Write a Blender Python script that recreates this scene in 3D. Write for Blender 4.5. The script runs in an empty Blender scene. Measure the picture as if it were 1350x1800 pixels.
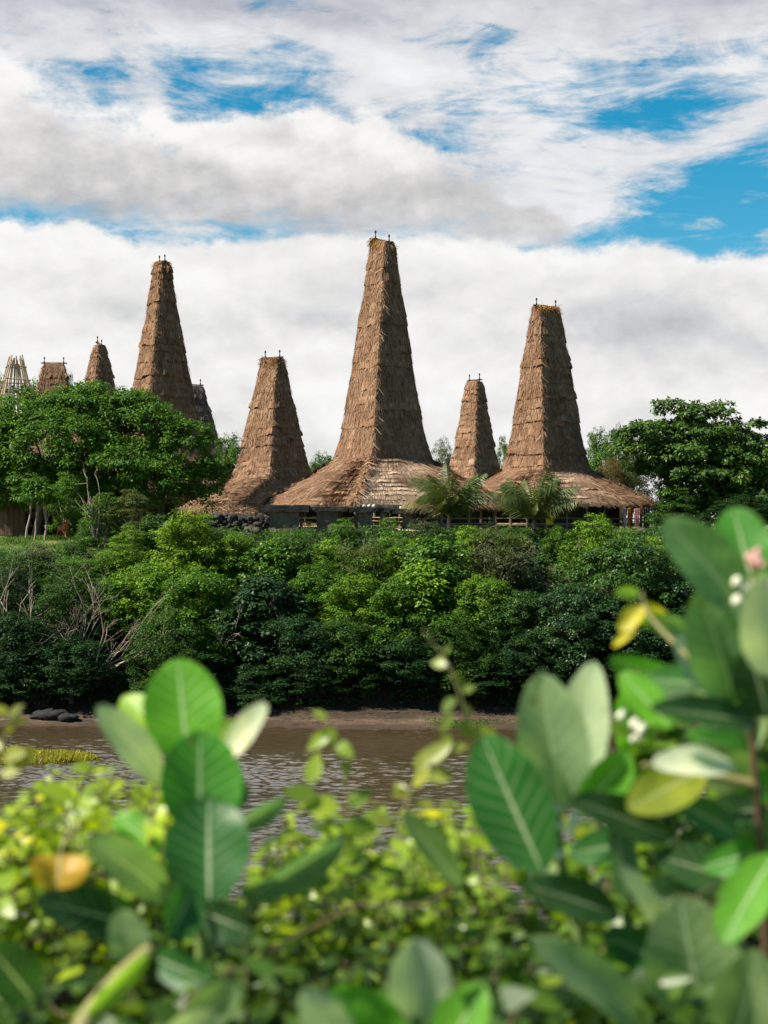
import bpy, bmesh, math, random
import numpy as np
from mathutils import Vector, Matrix

rng = np.random.default_rng(7)
scene = bpy.context.scene
COL = scene.collection
R = math.radians
F = 2500.0          # focal length of the photograph in its own pixels (1350 x 1800)
HOR = 920.0         # row of the horizon
EYE = 10.0          # eye height above the river


def P(px, py, d):
    """point at depth d that the photograph shows at pixel (px, py)"""
    return np.array([(px - 675.0) / F * d, d, EYE - (py - HOR) / F * d])


def X(px, d):
    return (px - 675.0) / F * d


def Z(py, d):
    return EYE - (py - HOR) / F * d


# ------------------------------------------------------------------ terrain height
def sstep(a, b, x):
    t = np.clip((x - a) / (b - a), 0, 1)
    return t * t * (3 - 2 * t)


def ground(x, y):
    x = np.asarray(x, float); y = np.asarray(y, float)
    wob = 0.7 * np.sin(x * 0.13 + 0.6) + 0.35 * np.sin(x * 0.41 + 2.0)
    yy = y + wob * sstep(60, 68, y) * (1 - sstep(78, 90, y))
    c = np.interp(yy, [-3000, -60, 0.6, 3.6, 12, 66, 69.3, 73.6, 83.4, 86, 110, 170, 3000],
                  [9.2, 8.9, 8.4, 7.9, -1.6, -1.6, -0.05, 0.75, 9.15, 9.4, 9.5, 10.3, 11.5])
    l = np.interp(yy, [-3000, -60, 0.6, 3.6, 12, 66, 69.3, 73.6, 79.6, 88, 110, 170, 3000],
                  [9.2, 8.9, 8.4, 7.9, -1.6, -1.6, -0.05, 0.75, 7.6, 8.95, 9.5, 10.3, 11.5])
    k = 1 - sstep(-18, -11.5, x)
    z = c * (1 - k) + l * k
    z = z + 0.10 * np.sin(x * 0.9 + y * 0.7) * np.sin(x * 0.5 - y * 1.1 + 1.0) * sstep(70, 74, y)
    # grassy islet in the river
    e = ((x + 19.5) / 8.8) ** 2 + ((y - 60.2) / 2.0) ** 2
    z = np.maximum(z, np.where(y < 66, 0.34 - 0.45 * e, -9))
    return z


# ------------------------------------------------------------------ mesh helpers
class MB:
    """collects vertices and faces (as numpy blocks) and links them as ONE mesh object"""

    def __init__(self):
        self.v, self.f3, self.f4, self.r, self.n, self.uv = [], [], [], [], 0, []
        self.m3, self.m4 = [], []

    def add(self, v, f, rnd=0.5, uv=None, mat=0):
        v = np.asarray(v, float).reshape(-1, 3)
        f = np.asarray(f, int)
        if f.shape[1] == 3:
            self.f3.append(f + self.n); self.m3.append(np.full(len(f), mat))
        else:
            self.f4.append(f + self.n); self.m4.append(np.full(len(f), mat))
        self.v.append(v)
        self.r.append(np.broadcast_to(np.asarray(rnd, float), (len(v),)))
        self.uv.append(np.zeros((len(v), 2)) if uv is None else np.asarray(uv, float))
        self.n += len(v)
        return self

    def grid(self, pts, rnd=0.5, close=False, uv=None, mat=0):
        """pts (rows, cols, 3)"""
        a, b = pts.shape[:2]
        i = np.arange(a - 1)[:, None] * b
        j = np.arange(b if close else b - 1)[None, :]
        j2 = (j + 1) % b
        f = np.stack([i + j, i + j2, i + b + j2, i + b + j], -1).reshape(-1, 4)
        r = rnd if np.ndim(rnd) == 0 else np.asarray(rnd).reshape(-1)
        return self.add(pts.reshape(-1, 3), f, r, None if uv is None else uv.reshape(-1, 2), mat)

    def box(self, c, s, rz=0.0, rnd=0.5, jit=0.0, taper=1.0):
        c = np.asarray(c, float); s = np.asarray(s, float) / 2
        q = np.array([[-1, -1, -1], [1, -1, -1], [1, 1, -1], [-1, 1, -1], [-1, -1, 1], [1, -1, 1], [1, 1, 1], [-1, 1, 1]], float) * s
        q[4:, :2] *= taper
        if jit:
            q += rng.normal(0, jit, q.shape)
        ca, sa = math.cos(rz), math.sin(rz)
        q = np.stack([q[:, 0] * ca - q[:, 1] * sa, q[:, 0] * sa + q[:, 1] * ca, q[:, 2]], 1) + c
        f = [[0, 3, 2, 1], [4, 5, 6, 7], [0, 1, 5, 4], [1, 2, 6, 5], [2, 3, 7, 6], [3, 0, 4, 7]]
        return self.add(q, f, rnd)

    def tube(self, pts, r0, r1=None, n=6, rnd=0.5, cap=True):
        pts = np.asarray(pts, float)
        m = len(pts)
        rad = np.linspace(r0, r0 if r1 is None else r1, m) if np.ndim(r0) == 0 else np.asarray(r0, float)
        t = np.gradient(pts, axis=0)
        t /= np.linalg.norm(t, axis=1)[:, None] + 1e-9
        ref = np.array([0, 0, 1.0]) if abs(t[0, 2]) < 0.8 else np.array([1.0, 0, 0])
        a = np.cross(t, ref); a /= np.linalg.norm(a, axis=1)[:, None] + 1e-9
        b = np.cross(t, a)
        th = np.linspace(0, 2 * np.pi, n, endpoint=False)
        g = pts[:, None] + rad[:, None, None] * (a[:, None] * np.cos(th)[None, :, None] + b[:, None] * np.sin(th)[None, :, None])
        self.grid(g, rnd, close=True)
        if cap:
            base = self.n - m * n
            for k in (0, m - 1):
                ring = g[k]
                v = np.vstack([ring, pts[k]])
                f = [[i, (i + 1) % n, n] for i in range(n)]
                self.add(v, f, rnd)
        return self

    def quads(self, q, rnd):
        """q (k,4,3), rnd (k,)"""
        k = len(q)
        f = np.arange(4 * k).reshape(k, 4)
        return self.add(q.reshape(-1, 3), f, np.repeat(np.broadcast_to(rnd, (k,)), 4))

    def mesh(self, name, mats, smooth=False):
        me = bpy.data.meshes.new(name)
        v = np.vstack(self.v)
        f3 = np.vstack(self.f3) if self.f3 else np.zeros((0, 3), int)
        f4 = np.vstack(self.f4) if self.f4 else np.zeros((0, 4), int)
        me.vertices.add(len(v)); me.vertices.foreach_set('co', v.ravel())
        loops = np.concatenate([f3.ravel(), f4.ravel()])
        me.loops.add(len(loops)); me.loops.foreach_set('vertex_index', loops)
        n3, n4 = len(f3), len(f4)
        me.polygons.add(n3 + n4)
        st = np.concatenate([np.arange(n3) * 3, n3 * 3 + np.arange(n4) * 4])
        me.polygons.foreach_set('loop_start', st)
        try:
            me.polygons.foreach_set('loop_total', np.concatenate([np.full(n3, 3), np.full(n4, 4)]))
        except Exception:
            pass
        me.polygons.foreach_set('use_smooth', np.full(n3 + n4, bool(smooth)))
        mi = np.concatenate(self.m3 + self.m4)
        if mi.any():
            me.polygons.foreach_set('material_index', mi)
        at = me.attributes.new('rnd', 'FLOAT', 'POINT'); at.data.foreach_set('value', np.concatenate(self.r).astype(np.float32))
        uv = np.vstack(self.uv)
        if uv.any():
            a2 = me.attributes.new('leafuv', 'FLOAT_VECTOR', 'POINT')
            a2.data.foreach_set('vector', np.hstack([uv, np.zeros((len(uv), 1))]).astype(np.float32).ravel())
        me.update(calc_edges=True); me.validate()
        for m in (mats if isinstance(mats, (list, tuple)) else [mats]):
            me.materials.append(m)
        return me

    def build(self, name, mats, parent=None, loc=None, smooth=False, color=None):
        return link(name, self.mesh(name, mats, smooth), parent, loc, color)


def link(name, data, parent=None, loc=None, color=None):
    o = bpy.data.objects.new(name, data)
    COL.objects.link(o)
    if parent is not None:
        o.parent = parent
    if loc is not None:
        o.location = loc
    if color is not None:
        o.color = (*color, 1) if len(color) == 3 else color
    return o


def tag(o, label=None, cat=None, group=None, kind=None):
    if label: o['label'] = label
    if cat: o['category'] = cat
    if group: o['group'] = group
    if kind: o['kind'] = kind
    return o


def thing(name, loc, label, cat, group=None, rz=0.0):
    o = link(name, None, None, loc)
    o.rotation_euler = (0, 0, rz); o.empty_display_size = 0.3
    return tag(o, label, cat, group)


def dup(root, loc, rz=0.0, scale=(1, 1, 1), label=None, group=None, color=None):
    r = root.copy(); COL.objects.link(r)
    r.location = loc; r.rotation_euler = (0, 0, rz); r.scale = scale
    if label: r['label'] = label
    if group: r['group'] = group
    for ch in root.children:
        c = ch.copy(); COL.objects.link(c); c.parent = r
        if color is not None and not ch.name.startswith(('trunk', 'branches')): c.color = (*color, 1)
        for g in ch.children:
            d = g.copy(); COL.objects.link(d); d.parent = c
    return r


# ------------------------------------------------------------------ node helpers
class E:
    """a float socket with arithmetic"""
    nt = None

    def __init__(self, s): self.s = s

    @staticmethod
    def m(op, *a, clamp=False):
        n = E.nt.nodes.new('ShaderNodeMath'); n.operation = op; n.use_clamp = clamp
        for i, x in enumerate(a):
            if isinstance(x, E): E.nt.links.new(x.s, n.inputs[i])
            else: n.inputs[i].default_value = float(x)
        return E(n.outputs[0])

    def __add__(a, b): return E.m('ADD', a, b)
    __radd__ = __add__
    def __sub__(a, b): return E.m('SUBTRACT', a, b)
    def __rsub__(a, b): return E.m('SUBTRACT', b, a)
    def __mul__(a, b): return E.m('MULTIPLY', a, b)
    __rmul__ = __mul__
    def __truediv__(a, b): return E.m('DIVIDE', a, b)
    def clamp(a): return E.m('ADD', a, 0.0, clamp=True)
    def step(a, lo, hi):
        n = E.nt.nodes.new('ShaderNodeMapRange'); n.interpolation_type = 'SMOOTHSTEP'
        E.nt.links.new(a.s, n.inputs[0]); n.inputs[1].default_value = lo; n.inputs[2].default_value = hi
        n.inputs[3].default_value = 0; n.inputs[4].default_value = 1
        return E(n.outputs[0])


def nnoise(nt, vec, scale, detail=4, rough=0.5, dist=0.0):
    n = nt.nodes.new('ShaderNodeTexNoise')
    if vec is not None: nt.links.new(vec, n.inputs['Vector'])
    n.inputs['Scale'].default_value = scale; n.inputs['Detail'].default_value = detail
    n.inputs['Roughness'].default_value = rough; n.inputs['Distortion'].default_value = dist
    return E(n.outputs[0])


def mapping(nt, vec, scale=(1, 1, 1), loc=(0, 0, 0), rot=(0, 0, 0)):
    n = nt.nodes.new('ShaderNodeMapping'); nt.links.new(vec, n.inputs[0])
    n.inputs['Scale'].default_value = scale; n.inputs['Location'].default_value = loc; n.inputs['Rotation'].default_value = rot
    return n.outputs[0]


def ramp(nt, fac, stops, interp='LINEAR'):
    n = nt.nodes.new('ShaderNodeValToRGB'); cr = n.color_ramp; cr.interpolation = interp
    while len(cr.elements) < len(stops): cr.elements.new(0.5)
    for e, (p, c) in zip(cr.elements, stops):
        e.position = p; e.color = (*c, 1) if np.ndim(c) else (c, c, c, 1)
    nt.links.new(fac.s if isinstance(fac, E) else fac, n.inputs[0])
    return n.outputs[0]


def mixc(nt, fac, a, b, mode='MIX'):
    n = nt.nodes.new('ShaderNodeMix'); n.data_type = 'RGBA'; n.blend_type = mode
    for sock, x in ((n.inputs[0], fac), (n.inputs[6], a), (n.inputs[7], b)):
        if isinstance(x, E): nt.links.new(x.s, sock)
        elif hasattr(x, 'is_output'): nt.links.new(x, sock)
        elif np.ndim(x): sock.default_value = (*x, 1)
        else: sock.default_value = x
    return n.outputs[2]


def material(name):
    m = bpy.data.materials.new(name); m.use_nodes = True
    nt = m.node_tree; E.nt = nt
    b = nt.nodes['Principled BSDF']
    return m, nt, b, nt.nodes['Material Output']


def attr(nt, name):
    n = nt.nodes.new('ShaderNodeAttribute'); n.attribute_name = name
    return n


def bump(nt, b, h, strength=0.5, dist=0.05):
    n = nt.nodes.new('ShaderNodeBump'); n.inputs['Strength'].default_value = strength; n.inputs['Distance'].default_value = dist
    nt.links.new(h.s if isinstance(h, E) else h, n.inputs['Height']); nt.links.new(n.outputs[0], b.inputs['Normal'])


def texco(nt, out='Object'):
    return nt.nodes.new('ShaderNodeTexCoord').outputs[out]


M = {}


def mat_simple(key, stops, scale=4.0, stretch=(1, 1, 1), rough=0.8, use_rnd=True, bmp=0.4, bdist=0.03, spec=0.3):
    m, nt, b, out = material(key)
    v = mapping(nt, texco(nt), stretch)
    n = nnoise(nt, v, scale, 6, 0.6)
    f = n
    if use_rnd:
        f = (n - 0.5) * 1.2 + E(attr(nt, 'rnd').outputs['Fac'])
    nt.links.new(ramp(nt, f, stops), b.inputs['Base Color'])
    b.inputs['Roughness'].default_value = rough
    b.inputs['Specular IOR Level'].default_value = spec
    if bmp:
        bump(nt, b, n, bmp, bdist)
    M[key] = m
    return m


mat_simple('wood', [(0.0, (0.05, 0.035, 0.025)), (0.5, (0.14, 0.10, 0.075)), (1.0, (0.30, 0.24, 0.19))], 3, (6, 6, 0.6))
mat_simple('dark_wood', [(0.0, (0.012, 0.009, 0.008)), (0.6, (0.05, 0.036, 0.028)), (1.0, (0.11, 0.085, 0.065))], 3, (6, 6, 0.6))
mat_simple('bamboo', [(0.0, (0.10, 0.065, 0.035)), (0.5, (0.30, 0.21, 0.12)), (1.0, (0.50, 0.39, 0.25))], 4, (3, 3, 1), 0.55)
mat_simple('plank', [(0.0, (0.05, 0.03, 0.018)), (0.5, (0.13, 0.08, 0.05)), (1.0, (0.22, 0.15, 0.10))], 3, (8, 8, 0.5))
mat_simple('bark', [(0.0, (0.04, 0.03, 0.022)), (0.5, (0.12, 0.095, 0.075)), (1.0, (0.26, 0.22, 0.18))], 6, (3, 3, 0.7), 0.9)
mat_simple('pale_bark', [(0.0, (0.10, 0.075, 0.05)), (0.5, (0.27, 0.21, 0.155)), (1.0, (0.42, 0.35, 0.27))], 6, (3, 3, 0.7), 0.9)
mat_simple('basalt', [(0.0, (0.012, 0.011, 0.011)), (0.5, (0.04, 0.035, 0.032)), (1.0, (0.12, 0.105, 0.09))], 5, (1, 1, 1), 0.9, True, 0.8, 0.05)
mat_simple('tomb_stone', [(0.0, (0.03, 0.024, 0.018)), (0.5, (0.10, 0.08, 0.06)), (1.0, (0.24, 0.195, 0.15))], 2.5, (1, 1, 0.6), 0.9, True, 0.8, 0.06)
mat_simple('slab_stone', [(0.0, (0.010, 0.010, 0.010)), (0.5, (0.028, 0.026, 0.024)), (1.0, (0.10, 0.09, 0.08))], 3, (1, 1, 1.5), 0.9, True, 0.8, 0.06)
mat_simple('white_stone', [(0.0, (0.4, 0.38, 0.35)), (1.0, (0.75, 0.73, 0.7))], 8)
mat_simple('horse_coat', [(0.0, (0.16, 0.045, 0.014)), (0.5, (0.34, 0.095, 0.025)), (1.0, (0.46, 0.16, 0.05))], 5, (1, 1, 1), 0.6, False, 0)
mat_simple('horse_hair', [(0.0, (0.10, 0.028, 0.010)), (1.0, (0.22, 0.07, 0.025))], 9, (1, 1, 1), 0.7, False, 0)


def mat_thatch(key, dark, mid, light):
    m, nt, b, out = material(key)
    co = texco(nt)
    fine = nnoise(nt, mapping(nt, co, (9, 9, 1.1)), 3.0, 5, 0.65)
    big = nnoise(nt, mapping(nt, co, (1, 1, 0.7)), 0.9, 4, 0.6)
    f = E(attr(nt, 'rnd').outputs['Fac']) + (fine - 0.5) * 0.7 + (big - 0.5) * 0.55
    c = ramp(nt, f, [(0.0, dark), (0.45, mid), (1.0, light)])
    nt.links.new(c, b.inputs['Base Color'])
    b.inputs['Roughness'].default_value = 0.85; b.inputs['Specular IOR Level'].default_value = 0.15
    bump(nt, b, fine, 0.7, 0.06)
    M[key] = m


mat_thatch('thatch', (0.056, 0.030, 0.018), (0.220, 0.120, 0.066), (0.54, 0.385, 0.265))
mat_thatch('thatch_orange', (0.10, 0.045, 0.012), (0.32, 0.15, 0.04), (0.45, 0.26, 0.09))
mat_thatch('thatch_grey', (0.055, 0.040, 0.032), (0.165, 0.115, 0.085), (0.34, 0.26, 0.20))


def mat_leaf(key, trans=0.3, rough=0.5, spec=0.35):
    """tree leaf: tint comes from the object colour, varied leaf by leaf"""
    m, nt, b, out = material(key)
    oc = nt.nodes.new('ShaderNodeObjectInfo').outputs['Color']
    r = E(attr(nt, 'rnd').outputs['Fac'])
    v = ramp(nt, r, [(0.0, (0.30, 0.40, 0.45)), (0.35, (0.70, 0.80, 0.80)), (0.7, (1.1, 1.1, 0.95)), (0.94, (1.6, 1.4, 0.9)), (1.0, (2.8, 1.8, 0.7))])
    c = mixc(nt, 1.0, oc, v, 'MULTIPLY')
    nt.links.new(c, b.inputs['Base Color'])
    b.inputs['Roughness'].default_value = rough; b.inputs['Specular IOR Level'].default_value = spec
    t = nt.nodes.new('ShaderNodeBsdfTranslucent')
    tc = mixc(nt, 1.0, c, (1.5, 1.5, 0.55), 'MULTIPLY'); nt.links.new(tc, t.inputs[0])
    mx = nt.nodes.new('ShaderNodeMixShader'); mx.inputs[0].default_value = trans
    nt.links.new(b.outputs[0], mx.inputs[1]); nt.links.new(t.outputs[0], mx.inputs[2])
    nt.links.new(mx.outputs[0], out.inputs[0])
    M[key] = m


mat_leaf('leaf', 0.3, 0.55, 0.2)
mat_leaf('leaf_glossy', 0.22, 0.45, 0.25)
mat_leaf('grass', 0.3, 0.6, 0.2)
mat_leaf('vine_leaf', 0.36, 0.38, 0.45)


def mat_bigleaf():
    m, nt, b, out = material('veined_leaf')
    oc = nt.nodes.new('ShaderNodeObjectInfo').outputs['Color']
    uv = attr(nt, 'leafuv').outputs['Vector']
    sp = nt.nodes.new('ShaderNodeSeparateXYZ'); nt.links.new(uv, sp.inputs[0])
    u, v = E(sp.outputs[0]), E(sp.outputs[1])      # u along 0..1, v across -1..1
    av = E.m('ABSOLUTE', v)
    rib = 1 - (av / (0.075 - u * 0.05)).step(0.5, 1.2)
    k = (u * 8.5 - E.m('POWER', av, 0.8) * 2.0) + (nnoise(nt, texco(nt), 9, 2, 0.5) - 0.5) * 0.9
    lat = E.m('ABSOLUTE', E.m('FRACT', k) - 0.5)
    lat = (1 - lat.step(0.015, 0.085)) * (1 - av * 0.6) * 0.55
    vein = E.m('MAXIMUM', rib, lat)
    n = nnoise(nt, texco(nt), 22, 5, 0.6)
    blot = nnoise(nt, texco(nt), 6, 3, 0.6)
    shade = mixc(nt, 1.0, oc, ramp(nt, (n - 0.5) * 0.8 + blot, [(0.25, (0.72, 0.78, 0.8)), (0.55, (1, 1, 1)), (0.8, (1.35, 1.25, 1.05))]), 'MULTIPLY')
    spot = ((nnoise(nt, texco(nt), 55, 3, 0.5) - 0.5) * 1.0 + (blot - 0.5) * 0.9).step(0.26, 0.34)
    edge = (av + (nnoise(nt, texco(nt), 30, 3, 0.6) - 0.5) * 0.5 + (u - 0.5) * 0.25).step(1.02, 1.16)
    shade = mixc(nt, E.m('MAXIMUM', spot * 0.75, edge * 0.8), shade, (0.20, 0.12, 0.03))
    veinc = mixc(nt, 0.6, oc, (0.70, 0.74, 0.50))
    c = mixc(nt, vein * 0.95, shade, veinc)
    nt.links.new(c, b.inputs['Base Color'])
    b.inputs['Roughness'].default_value = 0.42; b.inputs['Specular IOR Level'].default_value = 0.28
    bump(nt, b, vein, 0.5, 0.002)
    t = nt.nodes.new('ShaderNodeBsdfTranslucent')
    nt.links.new(mixc(nt, 1.0, c, (1.25, 1.5, 0.55), 'MULTIPLY'), t.inputs[0])
    mx = nt.nodes.new('ShaderNodeMixShader'); mx.inputs[0].default_value = 0.42
    nt.links.new(b.outputs[0], mx.inputs[1]); nt.links.new(t.outputs[0], mx.inputs[2])
    nt.links.new(mx.outputs[0], out.inputs[0])
    M['veined_leaf'] = m


mat_bigleaf()


def mat_flat(key, c, rough=0.7):
    m, nt, b, out = material(key)
    n = nnoise(nt, texco(nt), 12, 4, 0.6)
    nt.links.new(ramp(nt, n, [(0.3, tuple(x * 0.75 for x in c)), (0.7, tuple(min(1, x * 1.2) for x in c))]), b.inputs['Base Color'])
    b.inputs['Roughness'].default_value = rough
    M[key] = m


mat_flat('green_stem', (0.16, 0.24, 0.06)); mat_flat('vine_stem', (0.22, 0.20, 0.07)); mat_flat('brown_stem', (0.10, 0.06, 0.03))
mat_flat('bud_pink', (0.50, 0.27, 0.24)); mat_flat('bud_cream', (0.70, 0.70, 0.55)); mat_flat('muzzle', (0.35, 0.22, 0.15))


def mat_cloth(key, a, b2, scale):
    m, nt, b, out = material(key)
    w = nt.nodes.new('ShaderNodeTexWave'); w.bands_direction = 'X'
    nt.links.new(texco(nt), w.inputs[0]); w.inputs['Scale'].default_value = scale
    nt.links.new(ramp(nt, w.outputs[1], [(0.4, a), (0.6, b2)]), b.inputs['Base Color'])
    b.inputs['Roughness'].default_value = 0.9
    M[key] = m


# ground: sand by the water, damp soil on the bank, grass on top
def mat_ground():
    m, nt, b, out = material('ground')
    g = nt.nodes.new('ShaderNodeNewGeometry').outputs['Position']
    sp = nt.nodes.new('ShaderNodeSeparateXYZ'); nt.links.new(g, sp.inputs[0])
    z = E(sp.outputs[2])
    n1 = nnoise(nt, g, 0.35, 6, 0.6); n2 = nnoise(nt, g, 4.0, 6, 0.65)
    streak = nnoise(nt, mapping(nt, g, (0.25, 2.2, 2.2)), 1.2, 5, 0.6)
    sand = ramp(nt, streak + (n2 - 0.5) * 0.5, [(0.34, (0.04, 0.026, 0.018)), (0.54, (0.105, 0.070, 0.046)), (0.80, (0.235, 0.165, 0.12))])
    soil = ramp(nt, n2, [(0.3, (0.020, 0.014, 0.009)), (0.7, (0.065, 0.045, 0.028))])
    grass = ramp(nt, n1 * 0.6 + n2 * 0.4, [(0.35, (0.035, 0.075, 0.014)), (0.5, (0.085, 0.135, 0.028)), (0.62, (0.21, 0.16, 0.075)), (0.75, (0.33, 0.25, 0.14))])
    c = mixc(nt, (z + (n1 - 0.5) * 0.4).step(0.20, 0.45), sand, soil)
    c = mixc(nt, (z + (n1 - 0.5) * 1.0).step(7.0, 7.8), c, grass)
    mud = mixc(nt, (z + (n2 - 0.5) * 0.25).step(0.0, 0.3), (0.05, 0.032, 0.02), c)
    nt.links.new(mud, b.inputs['Base Color'])
    b.inputs['Roughness'].default_value = 0.9; b.inputs['Specular IOR Level'].default_value = 0.2
    bump(nt, b, n2, 0.8, 0.12)
    M['ground'] = m


mat_ground()


def mat_water():
    m, nt, b, out = material('river_water')
    g = nt.nodes.new('ShaderNodeNewGeometry').outputs['Position']
    b.inputs['Base Color'].default_value = (0.085, 0.048, 0.022, 1)
    n0 = nnoise(nt, g, 0.06, 3, 0.5)
    nt.links.new(ramp(nt, n0, [(0.35, (0.040, 0.028, 0.013)), (0.65, (0.066, 0.049, 0.027))]), b.inputs['Base Color'])
    b.inputs['Roughness'].default_value = 0.04
    b.inputs['IOR'].default_value = 3.0
    w1 = nnoise(nt, mapping(nt, g, (0.75, 1.5, 1)), 1.7, 4, 0.6, 0.4)
    w2 = nnoise(nt, mapping(nt, g, (0.9, 1.5, 1)), 6.0, 3, 0.55)
    w3 = nnoise(nt, mapping(nt, g, (0.08, 0.3, 1)), 1.0, 3, 0.5)
    h = w1 * 0.7 * (w3 * 1.4 + 0.2) + w2 * 0.22
    bump(nt, b, h, 1.0, 0.05)
    M['water'] = m


mat_water()
# ------------------------------------------------------------------ world, sun, camera
SUN = np.array([-0.64, -0.19, 0.745]); SUN /= np.linalg.norm(SUN)


def azel(px, py):
    dx, dz = (px - 675) / F, (HOR - py) / F
    return math.atan(dx), math.atan(dz / math.sqrt(1 + dx * dx))


def make_world():
    w = bpy.data.worlds.new('World'); scene.world = w; w.use_nodes = True
    nt = w.node_tree; nt.nodes.clear(); E.nt = nt
    out = nt.nodes.new('ShaderNodeOutputWorld')
    sky = nt.nodes.new('ShaderNodeTexSky'); sky.sky_type = 'NISHITA'; sky.sun_disc = False
    sky.sun_elevation = math.asin(SUN[2]); sky.sun_rotation = math.atan2(SUN[0], SUN[1])
    sky.air_density = 1.0; sky.dust_density = 0.3; sky.ozone_density = 3.0
    hs = nt.nodes.new('ShaderNodeHueSaturation'); hs.inputs['Saturation'].default_value = 1.5; hs.inputs['Hue'].default_value = 0.474
    hs.inputs['Value'].default_value = 0.62
    nt.links.new(sky.outputs[0], hs.inputs['Color'])
    bg = nt.nodes.new('ShaderNodeBackground'); bg.inputs[1].default_value = 0.1
    nt.links.new(hs.outputs[0], bg.inputs[0])
    d = nt.nodes.new('ShaderNodeTexCoord').outputs['Generated']
    sp = nt.nodes.new('ShaderNodeSeparateXYZ'); nt.links.new(d, sp.inputs[0])
    x, y, z = E(sp.outputs[0]), E(sp.outputs[1]), E(sp.outputs[2])
    az = E.m('ARCTAN2', x, y); el = E.m('ARCSINE', z)
    # noises live on the direction sphere (flattened: clouds are wider than tall)
    billow = nnoise(nt, mapping(nt, d, (1, 1, 1.6)), 13, 9, 0.58)
    fine = nnoise(nt, mapping(nt, d, (1, 1, 1.5), (3.1, 1.7, 0.4)), 34, 9, 0.66)
    soft = nnoise(nt, mapping(nt, d, (1, 1, 2.2), (5, 2, 1)), 7, 5, 0.5)
    wisp = nnoise(nt, mapping(nt, d, (1, 1, 3.0), (0.7, 4.2, 2.0), (0, 0.3, 0)), 9, 12, 0.66, 0.9)
    streak = nnoise(nt, mapping(nt, d, (1, 1, 5.0), (2.7, 1.2, 3.0), (0, 0.35, 0)), 16, 10, 0.68, 0.6)

    wa = nnoise(nt, mapping(nt, d, (1, 1, 2.5), (9, 3, 4)), 11, 7, 0.6); wb = nnoise(nt, mapping(nt, d, (1, 1, 2.0), (4, 8, 2)), 15, 7, 0.6)
    azw = az + (wa - 0.5) * 0.16; elw = el + (wb - 0.5) * 0.055

    def relief(scale, det, rough, up):
        a = nnoise(nt, mapping(nt, d, (1, 1, 1.5), (2.2, 0.3, 1.1)), scale, det, rough)
        b = nnoise(nt, mapping(nt, d, (1, 1, 1.5), (2.2 + up * .6, 0.3, 1.1 + up * 1.5)), scale, det, rough)
        return a - b, a
    rl, puff = relief(16, 9, 0.58, -0.012)
    A0, A1 = azel(-300, 900)[0], azel(1650, 900)[0]

    def curve(pts, lo=0.0, hi=0.4):
        st = []
        for px, py in pts:
            a, e = azel(px, py)
            st.append(((a - A0) / (A1 - A0), (e - lo) / (hi - lo)))
        f = ((az - A0) / (A1 - A0)).clamp()
        n = nt.nodes.new('ShaderNodeValToRGB'); cr = n.color_ramp; cr.interpolation = 'B_SPLINE'
        while len(cr.elements) < len(st): cr.elements.new(0.5)
        for e_, (p, v) in zip(cr.elements, st):
            e_.position = p; e_.color = (v, v, v, 1)
        nt.links.new(f.s, n.inputs[0])
        return E(n.outputs[0]) * (hi - lo) + lo

    def blob(px, py, sx, sy, amp):
        a, e = azel(px, py)
        dx = (azw - a) / (sx / F); dy = (elw - e) / (sy / F)
        return E.m('EXPONENT', 0 - (dx * dx + dy * dy)) * amp

    # 1 the long bank above the horizon
    top1 = curve([(-300, 372), (0, 386), (140, 398), (260, 420), (380, 414), (560, 400), (700, 402), (820, 426), (980, 430), (1090, 420), (1180, 424), (1280, 440), (1350, 438), (1650, 430)])
    e1 = top1 + (billow - 0.5) * 0.024 + (puff - 0.5) * 0.034 + (fine - 0.5) * 0.018 - el
    m1 = e1.step(-0.001, 0.009)
    # 2 the big cumulus on the left
    top2 = curve([(-300, 60), (0, 95), (90, 175), (200, 225), (330, 190), (480, 165), (600, 178), (720, 205), (800, 265), (880, 330), (960, 385), (1040, 430), (1650, 560)])
    bot2 = curve([(-300, 345), (0, 352), (300, 374), (600, 392), (900, 410), (1040, 425), (1650, 420)])
    e2 = top2 + (billow - 0.5) * 0.07 + (puff - 0.5) * 0.07 + (fine - 0.5) * 0.04 - el
    m2 = e2.step(-0.004, 0.016) * (el - bot2 + (soft - 0.5) * 0.05 + (fine - 0.5) * 0.03).step(-0.014, 0.014)
    # 3 thin high cloud, feathered, with blue showing through
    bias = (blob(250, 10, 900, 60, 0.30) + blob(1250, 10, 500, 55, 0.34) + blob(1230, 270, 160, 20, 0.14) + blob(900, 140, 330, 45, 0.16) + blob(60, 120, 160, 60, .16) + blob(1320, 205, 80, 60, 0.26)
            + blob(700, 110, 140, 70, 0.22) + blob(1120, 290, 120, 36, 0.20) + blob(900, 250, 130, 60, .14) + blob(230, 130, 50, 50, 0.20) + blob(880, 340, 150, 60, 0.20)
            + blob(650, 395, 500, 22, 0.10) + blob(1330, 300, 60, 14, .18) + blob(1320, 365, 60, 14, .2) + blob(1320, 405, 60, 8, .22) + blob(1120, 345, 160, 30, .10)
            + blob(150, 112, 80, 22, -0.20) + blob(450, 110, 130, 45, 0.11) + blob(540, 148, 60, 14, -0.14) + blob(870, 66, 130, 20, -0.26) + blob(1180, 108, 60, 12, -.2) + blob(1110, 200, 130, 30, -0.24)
            + blob(675, -700, 1600, 420, 0.30) + blob(1240, 320, 130, 60, -0.28) + blob(1180, 400, 260, 26, -0.22) + blob(100, 376, 110, 13, -0.32) + blob(420, 392, 170, 12, -0.22) + blob(980, 238, 70, 12, -.15))  # includes a broad unseen cloud above the view, added to whiten the river
    w3 = 0.53 - (0.25 - y).step(0.0, 0.5) * 0.42 + (wisp - 0.5) * 1.3 + (streak - 0.5) * 0.85 + bias + (fine - 0.5) * 0.25  # high cloud thinned behind the camera to cut the fill light
    m3 = w3.step(0.32, 0.82)
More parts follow.
